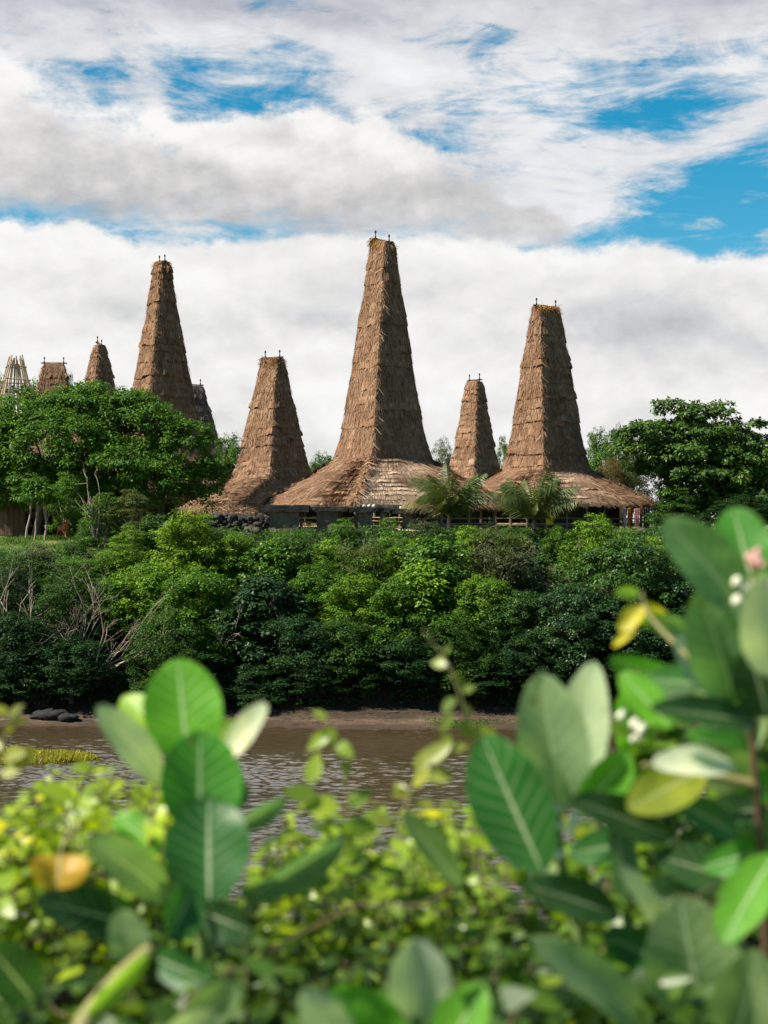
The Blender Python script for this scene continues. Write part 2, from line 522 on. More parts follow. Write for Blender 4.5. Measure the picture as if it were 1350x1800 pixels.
    # brightness of each
    up1 = (e1 / 0.05).clamp()
    v1 = 0.93 - (soft - 0.47).clamp() * 1.0 * up1 - (billow - 0.5) * 0.14 + rl * 0.55 + (1 - (el / 0.10).clamp()) * 0.02 - blob(1200, 590, 260, 70, 0.18) - blob(420, 560, 260, 80, 0.06) - blob(860, 520, 240, 60, .05)
    h2 = ((el - bot2) / 0.070).clamp()
    v2 = 0.57 + E.m('POWER', h2, 0.7) * 0.38 + (billow - 0.5) * 0.18 + rl * 0.8 + (fine - 0.5) * 0.08 - blob(40, 250, 170, 60, 0.10) - blob(620, 340, 330, 40, 0.08)
    v3 = 0.77 + rl * 0.4 + (soft - 0.5) * 0.35 + (w3 - 0.6).clamp() * 0.25 + blob(675, -700, 1600, 420, 0.22) - blob(250, 0, 600, 45, 0.26) - blob(1330, 0, 220, 45, 0.36) - blob(700, -20, 900, 50, 0.14)  # the unseen cloud above the view is brightened for the river's reflection
    ca = ramp(nt, v3, [(0.0, (0.0, 0.0, 0.0)), (0.3, (0.27, 0.29, 0.32)), (0.6, (0.57, 0.585, 0.63)), (0.9, (0.86, 0.87, 0.88)), (1.0, (0.95, 0.95, 0.95))])
    cb = ramp(nt, v2, [(0.0, (0.1, 0.1, 0.1)), (0.4, (0.37, 0.37, 0.385)), (0.65, (0.62, 0.615, 0.615)), (0.9, (0.88, 0.87, 0.85)), (1.0, (0.96, 0.95, 0.93))])
    cc = ramp(nt, v1, [(0.0, (0.1, 0.1, 0.1)), (0.4, (0.38, 0.40, 0.42)), (0.65, (0.62, 0.63, 0.645)), (0.85, (0.84, 0.835, 0.82)), (1.0, (0.96, 0.955, 0.94))])
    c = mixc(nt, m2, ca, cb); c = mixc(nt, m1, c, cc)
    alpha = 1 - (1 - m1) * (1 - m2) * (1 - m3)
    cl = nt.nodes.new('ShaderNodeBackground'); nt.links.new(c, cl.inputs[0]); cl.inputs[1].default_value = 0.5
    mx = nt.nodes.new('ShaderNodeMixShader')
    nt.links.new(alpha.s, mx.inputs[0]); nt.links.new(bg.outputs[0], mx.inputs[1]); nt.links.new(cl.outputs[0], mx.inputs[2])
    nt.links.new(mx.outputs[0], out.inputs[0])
    w.cycles.sampling_method = 'MANUAL'; w.cycles.sample_map_resolution = 1024


make_world()
sl = bpy.data.lights.new('sun', 'SUN'); sl.energy = 5.0; sl.angle = R(0.6); sl.color = (1.0, 0.92, 0.78)
so = link('sun', sl, None, (-40, -10, 60)); so.rotation_euler = Vector(SUN).to_track_quat('Z', 'Y').to_euler()

cam = bpy.data.cameras.new('camera'); co_ = link('camera', cam, None, (0, 0, EYE)); co_.rotation_euler = (R(90), 0, 0)
cam.sensor_fit = 'VERTICAL'; cam.sensor_height = 36; cam.sensor_width = 27; cam.lens = 36 * F / 1800
cam.shift_y = (HOR - 900) / 1800; cam.clip_start = 0.05; cam.clip_end = 6000
cam.dof.use_dof = True; cam.dof.focus_distance = 88; cam.dof.aperture_fstop = 3.4
scene.camera = co_
scene.view_settings.view_transform = 'Standard'; scene.view_settings.look = 'None'; scene.view_settings.gamma = 1; scene.view_settings.exposure = 1.0
scene.render.film_transparent = False
cy = scene.cycles
cy.max_bounces = 6; cy.diffuse_bounces = 3; cy.glossy_bounces = 2; cy.transmission_bounces = 3; cy.caustics_reflective = False; cy.caustics_refractive = False
cy.sample_clamp_indirect = 4.0

# ------------------------------------------------------------------ ground and water
def terrain():
    xs = np.unique(np.concatenate([np.linspace(-2500, -60, 24), np.arange(-60, 60.1, 1.0), np.linspace(60, 2500, 24)]))
    ys = np.unique(np.concatenate([np.linspace(-1500, -10, 14), np.arange(-10, 14, 0.5), np.arange(14, 64, 1.5), np.arange(56, 92, 0.5), np.arange(92, 180, 4), np.linspace(180, 3000, 24)]))
    gx, gy = np.meshgrid(xs, ys)
    pts = np.stack([gx, gy, ground(gx, gy)], -1)
    o = MB().grid(pts).build('ground', M['ground'], smooth=True)
    tag(o, 'sandy shore, dark soil bank and grassy village ground', None, None, 'structure')
    # the river: real ripples where they can be made out, calm further off
    wx = np.concatenate([[-2500, -400, -120, -60], np.arange(-30, 30.01, 0.11), [60, 120, 400, 2500]]); wy = np.concatenate([[4, 10, 16, 20], np.arange(24, 73, 0.075), [74.0, 78]])
    gx, gy = np.meshgrid(wx, wy)
    g = np.random.default_rng(21); h = np.zeros_like(gx)
    patch = 0.78 + 0.6 * np.sin(gx * .11 + 1.3 * np.sin(gy * .17)) * np.sin(gy * .31 + .8 * np.sin(gx * .2 + 1))
    for _ in range(46):
        lam = 0.24 * (1.1 / 0.24) ** g.random(); k = 2 * np.pi / lam; a = g.normal(-1.35, .55)
        h += 0.045 / k * np.sin(k * (np.cos(a) * gx + np.sin(a) * gy) + g.uniform(0, 6.28) + 1.5 * np.sin(gx * g.uniform(.1, .5) + gy * g.uniform(.1, .5)))
    h *= patch * (1 - sstep(26, 29.5, np.abs(gx))) * sstep(23, 26, gy) * (1 - sstep(69, 72, gy))
    o = MB().grid(np.stack([gx, gy, h], -1)).build('river_water', M['water'], smooth=True)
    tag(o, 'muddy brown river with silvery ripples', None, None, 'structure')


terrain()

# ------------------------------------------------------------------ thatched houses
def square(s):
    """s in [0,4): front(-y), right(+x), back(+y), left(-x); returns unit-square points and side index"""
    s = np.mod(s, 4.0); i = np.floor(s).astype(int); u = (s - i) * 2 - 1
    qx = np.select([i == 0, i == 1, i == 2, i == 3], [u, np.ones_like(u), -u, -np.ones_like(u)])
    qy = np.select([i == 0, i == 1, i == 2, i == 3], [-np.ones_like(u), u, np.ones_like(u), -u])
    return qx, qy, i, u


class Surf:
    def __init__(self, prof, k=0.06, lump=0.0, seed=0):
        p = np.array(prof, float)          # rows: t, z, hx, hy
        self.p, self.k, self.lump = p, k, lump
        g = np.random.default_rng(seed)
        self.w = [(g.uniform(1.5, 9), g.uniform(4, 24), g.uniform(0, 6.28), g.uniform(0, 6.28), g.uniform(.3, 1)) for _ in range(14)]

    def lumps(self, t, s):
        r = 0
        for a, b, c, d, e in self.w:
            r = r + e * np.sin(a * s * 1.5708 * 1.3 + c) * np.sin(b * t + d + 0.7 * np.sin(s * 3))
        return r * 0.28

    def pos(self, t, s):
        p = self.p
        z = np.interp(t, p[:, 0], p[:, 1]); hx = np.interp(t, p[:, 0], p[:, 2]); hy = np.interp(t, p[:, 0], p[:, 3])
        qx, qy, i, u = square(s)
        mn = np.minimum(np.abs(qx), np.abs(qy))
        f = 1 - self.k * mn ** 6
        nx = np.sign(qx) * np.abs(qx) ** 9; ny = np.sign(qy) * np.abs(qy) ** 9
        nl = np.sqrt(nx * nx + ny * ny)
        n = np.stack([nx / nl, ny / nl, 0 * nx], -1)
        return np.stack([qx * hx * f, qy * hy * f, z + 0 * qx], -1), n

    def frame(self, t, s):
        p0, n = self.pos(t, s)
        p1, _ = self.pos(np.clip(t - 0.004, -0.02, 1), s); p2, _ = self.pos(np.clip(t + 0.004, 0, 1.02), s)
        d = p1 - p2; d /= np.linalg.norm(d, axis=-1, keepdims=True) + 1e-9
        n3 = n - (n * d).sum(-1, keepdims=True) * d
        n3 /= np.linalg.norm(n3, axis=-1, keepdims=True) + 1e-9
        p0 = p0 + n3 * (self.lump * self.lumps(t, s))[..., None]
        return p0, n3, d


def thatch(S, K, th, blades_m, blade_l, seed, tone, rag=0.10, side_n=40, pale=None, fringe=0.0, band=0.0):
    """courses of straw with ragged lower edges plus single straw tufts; tone = base rnd"""
    g = np.random.default_rng(seed)
    mb = MB()
    s = np.arange(4 * side_n) / side_n
    step = S.p[:, 0]
    L_tot = np.linalg.norm([S.p[-1, 1] - S.p[0, 1], S.p[-1, 2] - S.p[0, 2]])
    edges = np.linspace(0, 1, K + 1) + np.concatenate([[0], g.normal(0, 0.12 / K, K - 1), [0]])
    for k in range(K):
        t0, t1 = edges[k], edges[k + 1]
        dt = t1 - t0
        thk = th * g.uniform(0.6, 1.4)
        n1 = np.convolve(np.tile(g.normal(0, 1, len(s)), 3), np.ones(5) / 2.2, 'same')[len(s):2 * len(s)]
        n2 = g.normal(0, 1, len(s))
        ragz = rag * (0.8 * n1 + 0.4 * n2) / L_tot
        wob = np.sin(s * 1.5708 * 3 + g.uniform(0, 6)) * 0.12 / K
        rows, rn = [], []
        for tt, off in ((t0 + ragz + wob + 0.02 / L_tot, -0.02), (t0 - 0.02 + ragz + wob, thk), (t0 + 0.35 * dt + wob, thk * 0.85), (t1 + wob * 0.5 + 0.12 * dt, 0.0)):
            tq = np.clip(tt + 0 * s, -0.03, 1.0)
            p, n, d = S.frame(tq, s)
            o = off * (1 + 0.30 * n1 * (off > 0))
            rows.append(p + n * o[..., None])
            b = tone + g.normal(0, 0.05) + g.normal(0, 0.09, len(s))
            if pale is not None: b = b + pale(tq, s)
            if off < 0: b = b - 0.3
            elif off >= thk: b = b - band
            elif off == 0: b = b + band
            rn.append(b)
        mb.grid(np.stack(rows), np.stack(rn), close=True)
        # loose straw
        tm = (t0 + t1) / 2
        pz = S.pos(np.array([tm]), np.array([0.5]))
        hx = np.interp(tm, S.p[:, 0], S.p[:, 2]); hy = np.interp(tm, S.p[:, 0], S.p[:, 3])
        per = 4 * (hx + hy)
        nb = int(per * blades_m)
        w = np.array([hx, hy, hx, hy]); w = w / w.sum()
        sd = g.choice(4, nb, p=w) + g.random(nb)
        tq = t0 + np.minimum(blade_l * .6 / L_tot, dt * .6) + dt * (g.random(nb) ** 1.2) * 0.75
        p, n, d = S.frame(np.clip(tq, 0, 1), sd)
        tan = np.cross(n, d)
        l = blade_l * g.uniform(0.5, 1.3, nb); wd = g.uniform(0.012, 0.042, nb)
        dd = d + tan * g.normal(0, 0.16, nb)[:, None] + n * g.normal(0.02, 0.045, nb)[:, None]
        dd /= np.linalg.norm(dd, axis=1)[:, None]
        o0 = (thk * g.uniform(0.3, 1.0, nb))[:, None]; 
        a = p + n * o0; b = a + dd * l[:, None] + n * (0.02 + 0.05 * g.random(nb))[:, None]
        q = np.stack([a - tan * wd[:, None] / 2, a + tan * wd[:, None] / 2, b + tan * wd[:, None] * 0.3, b - tan * wd[:, None] * 0.3], 1)
        rr = tone + g.normal(0, 0.17, nb)
        if pale is not None: rr = rr + pale(tq, sd)
        mb.quads(q, rr)
    if fringe:
        hx, hy = S.p[0, 2], S.p[0, 3]
        nb = int(4 * (hx + hy) * 120)
        w = np.array([hx, hy, hx, hy]); w = w / w.sum()
        sd = g.choice(4, nb, p=w) + g.random(nb)
        p, n, d = S.frame(np.full(nb, 0.0) + g.uniform(0, 0.05, nb), sd)
        tan = np.cross(n, d)
        clump = 0.75 + 0.35 * np.sin(sd * 37 + 2 * np.sin(sd * 11)) * np.sin(sd * 17)
        dd = d * 0.55 + np.array([0, 0, -0.6]) + tan * g.normal(0, 0.15, nb)[:, None] + n * g.normal(0, 0.10, nb)[:, None]
        dd /= np.linalg.norm(dd, axis=1)[:, None]
        l = fringe * g.uniform(0.5, 1.1, nb) * clump; wd = g.uniform(0.025, 0.06, nb)
        a = p + n * g.uniform(-0.12, th * 1.2, nb)[:, None]; b = a + dd * l[:, None]
        q = np.stack([a - tan * wd[:, None] / 2, a + tan * wd[:, None] / 2, b + tan * wd[:, None] * 0.25, b - tan * wd[:, None] * 0.25], 1)
        rr = tone + 0.02 + g.normal(0, 0.17, nb)
        if pale is not None: rr = rr + pale(np.zeros(nb), sd) * 0.7
        mb.quads(q, rr)
    return mb


def hip_roll(mb, S, corner, seed, tone, t0=0.0, t1=1.0, size=0.22, nb=900):
    """twisted straw roll laid over a hip"""
    g = np.random.default_rng(seed)
    n = 46
    t = np.linspace(t0, t1, n)
    p, nn, d = S.frame(t, np.full(n, corner + 1e-4))
    p = p + nn * (size * 0.35) + g.normal(0, 0.05, (n, 3))
    mb.tube(p, size * (0.8 + 0.4 * np.abs(np.sin(np.arange(n) * 1.7)) + g.normal(0, .08, n)), n=8, rnd=tone - 0.12)
    tt = g.uniform(t0, t1, nb)
    p, nn, d = S.frame(tt, np.full(nb, corner + 1e-4))
    tan = np.cross(nn, d)
    sg = np.where(g.random(nb) < 0.5, -1, 1)[:, None]
    dd = d * g.uniform(0.3, 1, nb)[:, None] + tan * sg * g.uniform(0.1, 0.9, nb)[:, None] - nn * 0.15
    dd /= np.linalg.norm(dd, axis=1)[:, None]
    a = p + nn * (size * 0.9) + g.normal(0, 0.08, (nb, 3)); b = a + dd * g.uniform(0.3, 0.7, nb)[:, None]
    wv = np.cross(dd, nn) * g.uniform(0.02, 0.05, nb)[:, None]
    mb.quads(np.stack([a - wv, a + wv, b + wv * .4, b - wv * .4], 1), tone - 0.08 + g.normal(0, 0.2, nb))


def pole_pts(a, b, n=5, jit=0.02):
    a, b = np.asarray(a, float), np.asarray(b, float)
    t = np.linspace(0, 1, n)[:, None]
    p = a + (b - a) * t
    p[1:-1] += rng.normal(0, jit, (n - 2, 3))
    return p


def house(name, label, px, D, theta, low, base, top, axis='y', zg=9.35, K=24, seed=1, tone=0.45, th=0.13, pale=None, tower_mat='thatch', bulge=0.0,
          tilt=0.0, lump=0.08, detail=1.0, tuft=True, front_posts=True, lowK=9, low_tone=None, full=True):
    """low=(hx,hy,z_eave) base=(h,z) top=(L,thick,z); axis: which way the ridge runs"""
    cx = X(px, D)
    root = thing(name, (cx, D, 0), label, 'house', 'thatched tower houses', R(theta))
    hb, zb = base; L, tk, zt = top
    thx, thy = (tk, L) if axis == 'y' else (L, tk)
    prof = []
    for t in np.linspace(0, 1, 12):
        f = (1 - t) ** (1 + 0.10 * (1 - t)) + bulge * math.sin(math.pi * t) 
        fl = 0.10 * math.exp(-t * 14) * hb
        prof.append((t, zb + (zt - zb) * t, thx + (hb - thx) * f + fl, thy + (hb - thy) * f + fl))
    th = th * 0.95; lump = lump * 0.5; S = Surf(prof, 0.018, lump, seed)
    mb = thatch(S, K, th, 68 * detail, 0.5, seed, tone, 0.07, 34, band=0.10)
    hip_roll(mb, S, 0.0, seed + 20, tone + .1, 0.0, 0.96, 0.06, 120)
    # closed top of straw under the ridge pole
    s = np.arange(64) / 16
    p, n, d = S.frame(np.full(64, 1.0), s)
    ctr = p.mean(0)
    rows = [p + n * 0.05, ctr + (p - ctr) * 0.6 + [0, 0, 0.10], ctr + (p - ctr) * 0.05 + [0, 0, 0.16]]
    mb.grid(np.stack(rows), tone, close=True)
    mb.build('tower_thatch', [M[tower_mat]], root)
    if tuft:
        g = np.random.default_rng(seed + 50)
        m2 = MB(); nb = 1500
        a = np.stack([g.uniform(-1, 1, nb) * (thx + 0.05), g.uniform(-1, 1, nb) * (thy + 0.05), zt + g.uniform(-0.25, 0.22, nb)], 1)
        if tilt: a[:, 2] += tilt * (a[:, 1] / L if axis == 'y' else a[:, 0] / L)
        od = np.stack([np.sign(a[:, 0]) * (0.5 if axis == 'y' else 0.2), np.sign(a[:, 1]) * (0.2 if axis == 'y' else 0.5), np.full(nb, -0.9)], 1) + g.normal(0, 0.45, (nb, 3))
        od /= np.linalg.norm(od, axis=1)[:, None]
        b = a + od * g.uniform(0.2, 0.6, nb)[:, None]
        wv = np.cross(od, g.normal(0, 1, (nb, 3))); wv *= (g.uniform(0.012, 0.03, nb) / (np.linalg.norm(wv, axis=1) + 1e-9))[:, None]
        m2.quads(np.stack([a - wv, a + wv, b + wv * .4, b - wv * .4], 1), 0.45 + g.normal(0, 0.2, nb))
        m2.build('ridge_straw', [M['thatch_orange']], root)
    # ridge pole and carved finials
    e = np.array([0, 1.0, 0]) if axis == 'y' else np.array([1.0, 0, 0])
    rp = MB()
    A = np.array([0, 0, zt + 0.17]); 
    a0 = A - e * (L + 0.28) - [0, 0, tilt]; a1 = A + e * (L + 0.28) + [0, 0, tilt]
    rp.tube(pole_pts(a0, a1, 5, 0.015), 0.065, n=7, rnd=0.35)
    rp.build('ridge_pole', [M['dark_wood']], root)
    for sgn in (-1, 1):
        c = A + e * sgn * (L - 0.02) + [0, 0, sgn * tilt]
        f = MB()
        f.tube([c - [0, 0, .35], c, c + [0, 0, .18], c + [0, 0, .20], c + [0, 0, .38], c + [0, 0, .40], c + [0, 0, .56]],
               np.array([.055, .06, .06, .035, .035, .075, .06]), n=7, rnd=0.2)
        cr = np.cross(e, [0, 0, 1.0])
        f.tube([c - cr * .2 + [0, 0, .02], c + cr * .2 + [0, 0, .02]], 0.04, n=6, rnd=0.4)
        f.build('finial', [M['dark_wood']], root)
    # broad lower roof
    hx, hy, ze = low
    lp = []
    for t in np.linspace(0, 1, 14):
        q = t
        z = ze + (zb + 0.12 - ze) * (q - 0.03 * math.sin(math.pi * t))
        if t < 0.12: z -= 1.0 * (0.12 - t)
        lp.append((t, z, hx + (hb + 0.05 - hx) * t, hy + (hb + 0.05 - hy) * t))
    S2 = Surf(lp, 0.025, 0.07, seed + 3)
    lt = tone if low_tone is None else low_tone
    m3 = thatch(S2, lowK, 0.075, 66 * detail, 0.75, seed + 5, lt, 0.06, 56, pale, fringe=0.55)
    if full:
        hip_roll(m3, S2, 0.0, seed + 9, lt, 0.02, 0.98, 0.16, 600)
        hip_roll(m3, S2, 1.0, seed + 10, lt, 0.02, 0.98, 0.12)
        hip_roll(m3, S2, 3.0, seed + 11, lt, 0.02, 0.98, 0.12)
    # underside
    pe, ne, de = S2.frame(np.zeros(64), np.arange(64) / 16)
    inn = pe * [0.86, 0.86, 1]; inn[:, 2] += 0.35
    mid = pe * [0.3, 0.3, 1]; mid[:, 2] += (zb - ze) * 0.6
    m3.grid(np.stack([pe - ne * 0.05, inn, mid]), 0.05, close=True)
    m3.build('eaves_thatch', [M['thatch']], root)
    # posts, floor deck, bamboo walls
    ins = 0.72
    px_, py_ = hx - ins, hy - ins
    if full:
        np_x, np_y = max(4, int(hx * 0.8) + 2), max(4, int(hy * 0.8) + 2)
        pos = [(a, -py_) for a in np.linspace(-px_, px_, np_x)] + [(-px_, b) for b in np.linspace(-py_, py_, np_y)[1:]] + [(px_, b) for b in np.linspace(-py_, py_, np_y)[1:]]
        for (a, b) in pos:
            m = MB(); a2, b2 = a + rng.normal(0, .06), b + rng.normal(0, .06)
            m.tube(pole_pts([a, b, zg - 0.5], [a2, b2, ze + 0.55], 4, .02), rng.uniform(.07, .12), n=7, rnd=rng.uniform(.3, .8))
            m.build('post', [M['wood']], root)
        m = MB(); zf = zg + 0.62
        for a in np.arange(-px_ + .1, px_ - .1, 0.16):
            m.tube([[a, -py_ + .15, zf + rng.normal(0, .01)], [a, py_ - .15, zf + rng.normal(0, .01)]], 0.055, n=5, rnd=rng.uniform(.1, .7))
        m.build('floor_deck', [M['bamboo']], root)
        m = MB()
        for (c0, c1, inset) in (((-px_, -py_), (px_, -py_), .0), ((-px_, -py_), (-px_, py_), .0), ((px_, -py_), (px_, py_), .0)):
            for zz in np.concatenate([[zf - 0.1, zf + 0.02, ze + 0.08], ze + 0.2 + np.arange(3) * 0.11, [zf + 0.4]]):
                e0, e1 = np.array([*c0, zz + rng.normal(0, .03)]), np.array([*c1, zz + rng.normal(0, .03)])
                m.tube(pole_pts(e0, e1, 6, .015), rng.uniform(.03, .05), n=5, rnd=rng.uniform(.2, .8))
        m.build('rail', [M['bamboo']], root)
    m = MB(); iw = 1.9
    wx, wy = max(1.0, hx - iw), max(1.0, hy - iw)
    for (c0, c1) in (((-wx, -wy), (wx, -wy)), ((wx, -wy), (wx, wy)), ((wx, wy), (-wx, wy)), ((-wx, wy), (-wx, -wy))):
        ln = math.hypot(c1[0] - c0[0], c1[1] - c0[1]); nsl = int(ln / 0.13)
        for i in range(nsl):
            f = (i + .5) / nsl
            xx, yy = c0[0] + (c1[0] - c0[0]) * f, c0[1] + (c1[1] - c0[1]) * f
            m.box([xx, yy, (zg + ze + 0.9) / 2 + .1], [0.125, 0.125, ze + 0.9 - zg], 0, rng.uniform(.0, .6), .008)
    m.build('wall', [M['dark_wood']], root)  # dark inner walls, added to fill the interior with shade
    return root


def pale_main(t, s):
    """newer, paler straw, with sunlit bands put into its colour, on the river-facing slope"""
    q = np.mod(s, 4.0)
    a = (q > 0.015) & (q < 1)
    w = np.clip((0.62 + 0.25 * np.sin(t * 9) - q) / 0.25, 0, 1) * np.clip((0.97 - t) / 0.2, 0, 1)
    st = 0.55 + 0.45 * np.sin(t * 11 * 6.283 + 0.5)
    return np.where(a, 0.85 * w * (0.7 + 0.3 * st), 0.0)


def pale_right(t, s):
    q = np.mod(s, 4.0)
    w = np.clip((0.75 - q) / 0.4, 0, 1)
    return np.where((q > 0.01) & (q < 1), 0.62 * w * (0.8 + 0.2 * np.sin(t * 30)), 0.0)


def pale_hip(t, s):
    q = np.mod(s, 4.0)
    return np.where((q > 0.0) & (q < 0.7), 0.16, 0.0)


main = house('tower_house', 'largest house, tallest central thatched tower above pale striped lower roof', 672, 96, 33, (6.1, 6.1, 11.3), (2.22, 14.25), (0.86, 0.34, 28.9), 'y',
             K=30, seed=11, th=0.10, tone=0.47, pale=pale_main, tilt=0.28, lowK=11, low_tone=0.43)
right = house('tower_house', 'thatched house right of centre with flat topped tower and cloths under its eaves', 960, 108, 35, (6.4, 5.1, 11.65), (2.18, 13.95), (0.98, 0.36, 26.3), 'x',
              K=26, seed=23, tone=0.46, pale=pale_right, bulge=0.05, lowK=9, low_tone=0.45)
mid = house('tower_house', 'squat brown thatched tower house just left of the tallest one', 479, 108, 45, (6.6, 3.3, 11.2), (2.06, 13.35), (0.86, 0.36, 22.4), 'y',
            K=18, seed=37, tone=0.46, pale=pale_hip, tilt=0.04, lump=0.12, lowK=9, low_tone=0.45)
house('tower_house', 'tall slender thatched tower rising behind the big dark round tree', 285, 120, 31, (4.8, 4.8, 12.2), (2.5, 17.0), (0.62, 0.34, 31.9), 'y',
      K=24, seed=41, tone=0.42, th=0.16, tilt=0.05, detail=0.8, full=False)
house('tower_house', 'small distant thatched tower between the tallest tower and the flat topped one', 834, 126, 40, (4.6, 4.6, 11.9), (1.62, 14.1), (0.66, 0.34, 22.5), 'y',
      K=15, seed=53, tone=0.46, detail=0.8, full=False, tuft=False)
house('tower_house', 'small rounded thatched tower peeping over the left treetops', 175, 136, 40, (4.2, 4.2, 15.0), (1.45, 19.4), (0.42, 0.34, 27.0), 'y',
      K=12, seed=61, tone=0.44, bulge=0.12, detail=0.8, full=False, tuft=False, tilt=0.2)
house('tower_house', 'stubby flat ended thatched tower beside the bare bamboo frame', 95, 132, 6, (4.6, 4.6, 15.0), (2.1, 18.4), (0.90, 0.40, 24.7), 'x',
      K=10, seed=67, tone=0.42, detail=0.8, full=False, tuft=False)
house('tower_house', 'greyish thatched tower half hidden behind the slender left tower', 337, 134, 30, (4.8, 4.8, 12.5), (2.35, 16.2), (0.90, 0.42, 22.9), 'x',
      K=12, seed=71, tone=0.36, tower_mat='thatch_grey', detail=0.8, full=False, tuft=False)


def bamboo_frame():
    D = 118; cx = X(28, D)
    root = thing('bamboo_tower', (cx, D, 0), 'bare unfinished bamboo tower frame without thatch at far left', 'tower frame', None, R(25))
    zb, zt = 14.5, 23.6
    g = np.random.default_rng(5)
    for k in range(24):
        a = k / 24 * 4
        qx, qy, _, _ = square(np.array([a]))
        b = np.array([qx[0] * 2.5, qy[0] * 2.5, zb]); t = np.array([qx[0] * 0.42, qy[0] * 0.6, zt + g.uniform(-.5, .5)])
        m = MB(); m.tube(pole_pts(b, t, 6, .05), 0.075, 0.05, n=6, rnd=g.uniform(.45, 1.0)); m.build('pole', [M['bamboo']], root)
    for i, f in enumerate((0.08, 0.24, 0.38, 0.5, 0.66, 0.8, 0.93)):
        h = 2.5 + (0.5 - 2.5) * f; z = zb + (zt - zb) * f
        m = MB()
        c = [(-h, -h), (h, -h), (h, h), (-h, h)]
        for j in range(4):
            a, b = c[j], c[(j + 1) % 4]
            ex = 1.12
            m.tube(pole_pts([a[0] * ex, a[1] * ex, z + g.normal(0, .08)], [b[0] * ex, b[1] * ex, z + g.normal(0, .08)], 4, .03), 0.05, n=5, rnd=g.uniform(.3, .8))
        m.build('ring', [M['bamboo']], root)
    # supporting posts and beams that carry the frame down to the ground
    for sx in (-1, 1):
        for sy in (-1, 1):
            m = MB(); m.tube([[sx * 2.4, sy * 2.4, 9.0], [sx * 2.4, sy * 2.4, zb + .3]], 0.16, n=7, rnd=.4); m.build('post', [M['wood']], root)


bamboo_frame()
# ------------------------------------------------------------------ trees
def unit(v):
    return v / (np.linalg.norm(v, axis=-1, keepdims=True) + 1e-9)


def leaf_quads(g, pos, nrm, along, L, W):
    along = unit(along - nrm * (along * nrm).sum(1, keepdims=True) * 0.8)
    side = unit(np.cross(nrm, along))
    L = L[:, None]; W = W[:, None]
    c = pos + along * L * 0.45 - nrm * L * 0.06
    return np.stack([pos, c + side * W / 2, pos + along * L - nrm * L * 0.12, c - side * W / 2], 1)


def crown(g, lobes, clumps, per, cr, L, W, flat=0.75, shell=0.62, bright_clump=0.25, droop=0.2, base_rnd=0.45):
    """leaf clumps through lobes (cx,cy,cz,rx,ry,rz)"""
    lb = np.array(lobes, float)
    area = (lb[:, 3] * lb[:, 4] + lb[:, 4] * lb[:, 5] + lb[:, 3] * lb[:, 5])
    pk = g.choice(len(lb), clumps * 2, p=area / area.sum())
    d = unit(g.normal(0, 1, (clumps * 2, 3)))
    d[:, 2] = np.where(d[:, 2] < -0.55, -d[:, 2] * .5, d[:, 2]); d = unit(d)
    rad = shell + (1.06 - shell) * g.random(clumps * 2) ** 0.6
    c = lb[pk, :3] + d * lb[pk, 3:] * rad[:, None]
    # drop clumps buried deep in another lobe
    q = np.min(np.linalg.norm((c[:, None] - lb[None, :, :3]) / lb[None, :, 3:], axis=2), 1)
    keep = (q > shell * 0.8) & (g.random(len(c)) > 0.12)
    c, d, pk = c[keep][:clumps], d[keep][:clumps], pk[keep][:clumps]
    n = len(c)
    crr = cr * g.uniform(0.55, 1.35, n)
    pern = np.maximum(4, (per * (crr / cr) ** 2 * g.uniform(.7, 1.3, n)).astype(int))
    idx = np.repeat(np.arange(n), pern)
    k = len(idx)
    ld = unit(g.normal(0, 1, (k, 3)))
    ld[:, 2] = np.where(g.random(k) < 0.65, np.abs(ld[:, 2]), ld[:, 2])
    pos = c[idx] + ld * (crr[idx] * (0.35 + 0.7 * g.random(k) ** 0.6))[:, None] * [1, 1, flat]
    nrm = unit(ld * 0.55 + d[idx] * 0.35 + np.array([0, 0, 0.55]) + g.normal(0, 0.38, (k, 3)))
    al = unit(ld * [1, 1, .4] + d[idx] * 0.5 + g.normal(0, 0.6, (k, 3)) + np.array([0, 0, -droop]))
    rr = base_rnd + g.normal(0, 0.10, n)[idx] + g.normal(0, 0.13, k) + bright_clump * (g.random(n) < 0.2)[idx] * 0.6  # random clumps get a lighter leaf tone
    rr = np.where(g.random(k) < 0.004, 1.0, np.clip(rr, 0, 0.94))
    s = g.uniform(0.65, 1.25, k)
    mb = MB(); mb.quads(leaf_quads(g, pos, nrm, al, L * s, W * s), rr)
    return mb, c


def limbs(g, base, top, r, targets, twigs=True, n=8, sag=0.0, sub=2):
    """trunk from base to top, limbs sweeping to target points, thin twigs at their ends"""
    mb = MB()
    base, top = np.asarray(base, float), np.asarray(top, float)
    h = np.linalg.norm(top - base)
    tr = pole_pts(base, top, 7, 0.04 * h * 0.3)
    mb.tube(tr, np.linspace(r * 1.25, r * .7, 7), n=n, rnd=g.uniform(.35, .65))
    for t in targets:
        t = np.asarray(t, float)
        s = tr[g.integers(3, 7)]
        midp = s + (t - s) * 0.5 + [g.normal(0, .1 * h * .3), g.normal(0, .1 * h * .3), np.linalg.norm(t - s) * 0.10 - sag]
        u = np.linspace(0, 1, 8)[:, None]
        path = s * (1 - u) ** 2 + 2 * midp * u * (1 - u) + t * u ** 2
        path[1:-1] += g.normal(0, 0.02 * np.linalg.norm(t - s), (6, 3))
        mb.tube(path, np.linspace(r * .48, r * .10, 8), n=6, rnd=g.uniform(.35, .75))
        if twigs:
            for _ in range(sub):
                p = path[g.integers(4, 8)]
                e = p + unit(t - s) * g.uniform(.2, .5) * h * .3 + g.normal(0, .1, 3) * h
                mb.tube(pole_pts(p, e, 4, .02 * h * .3), np.linspace(r * .12, r * .04, 4), n=5, rnd=g.uniform(.4, .8), cap=False)
    return mb


PROTO = {}


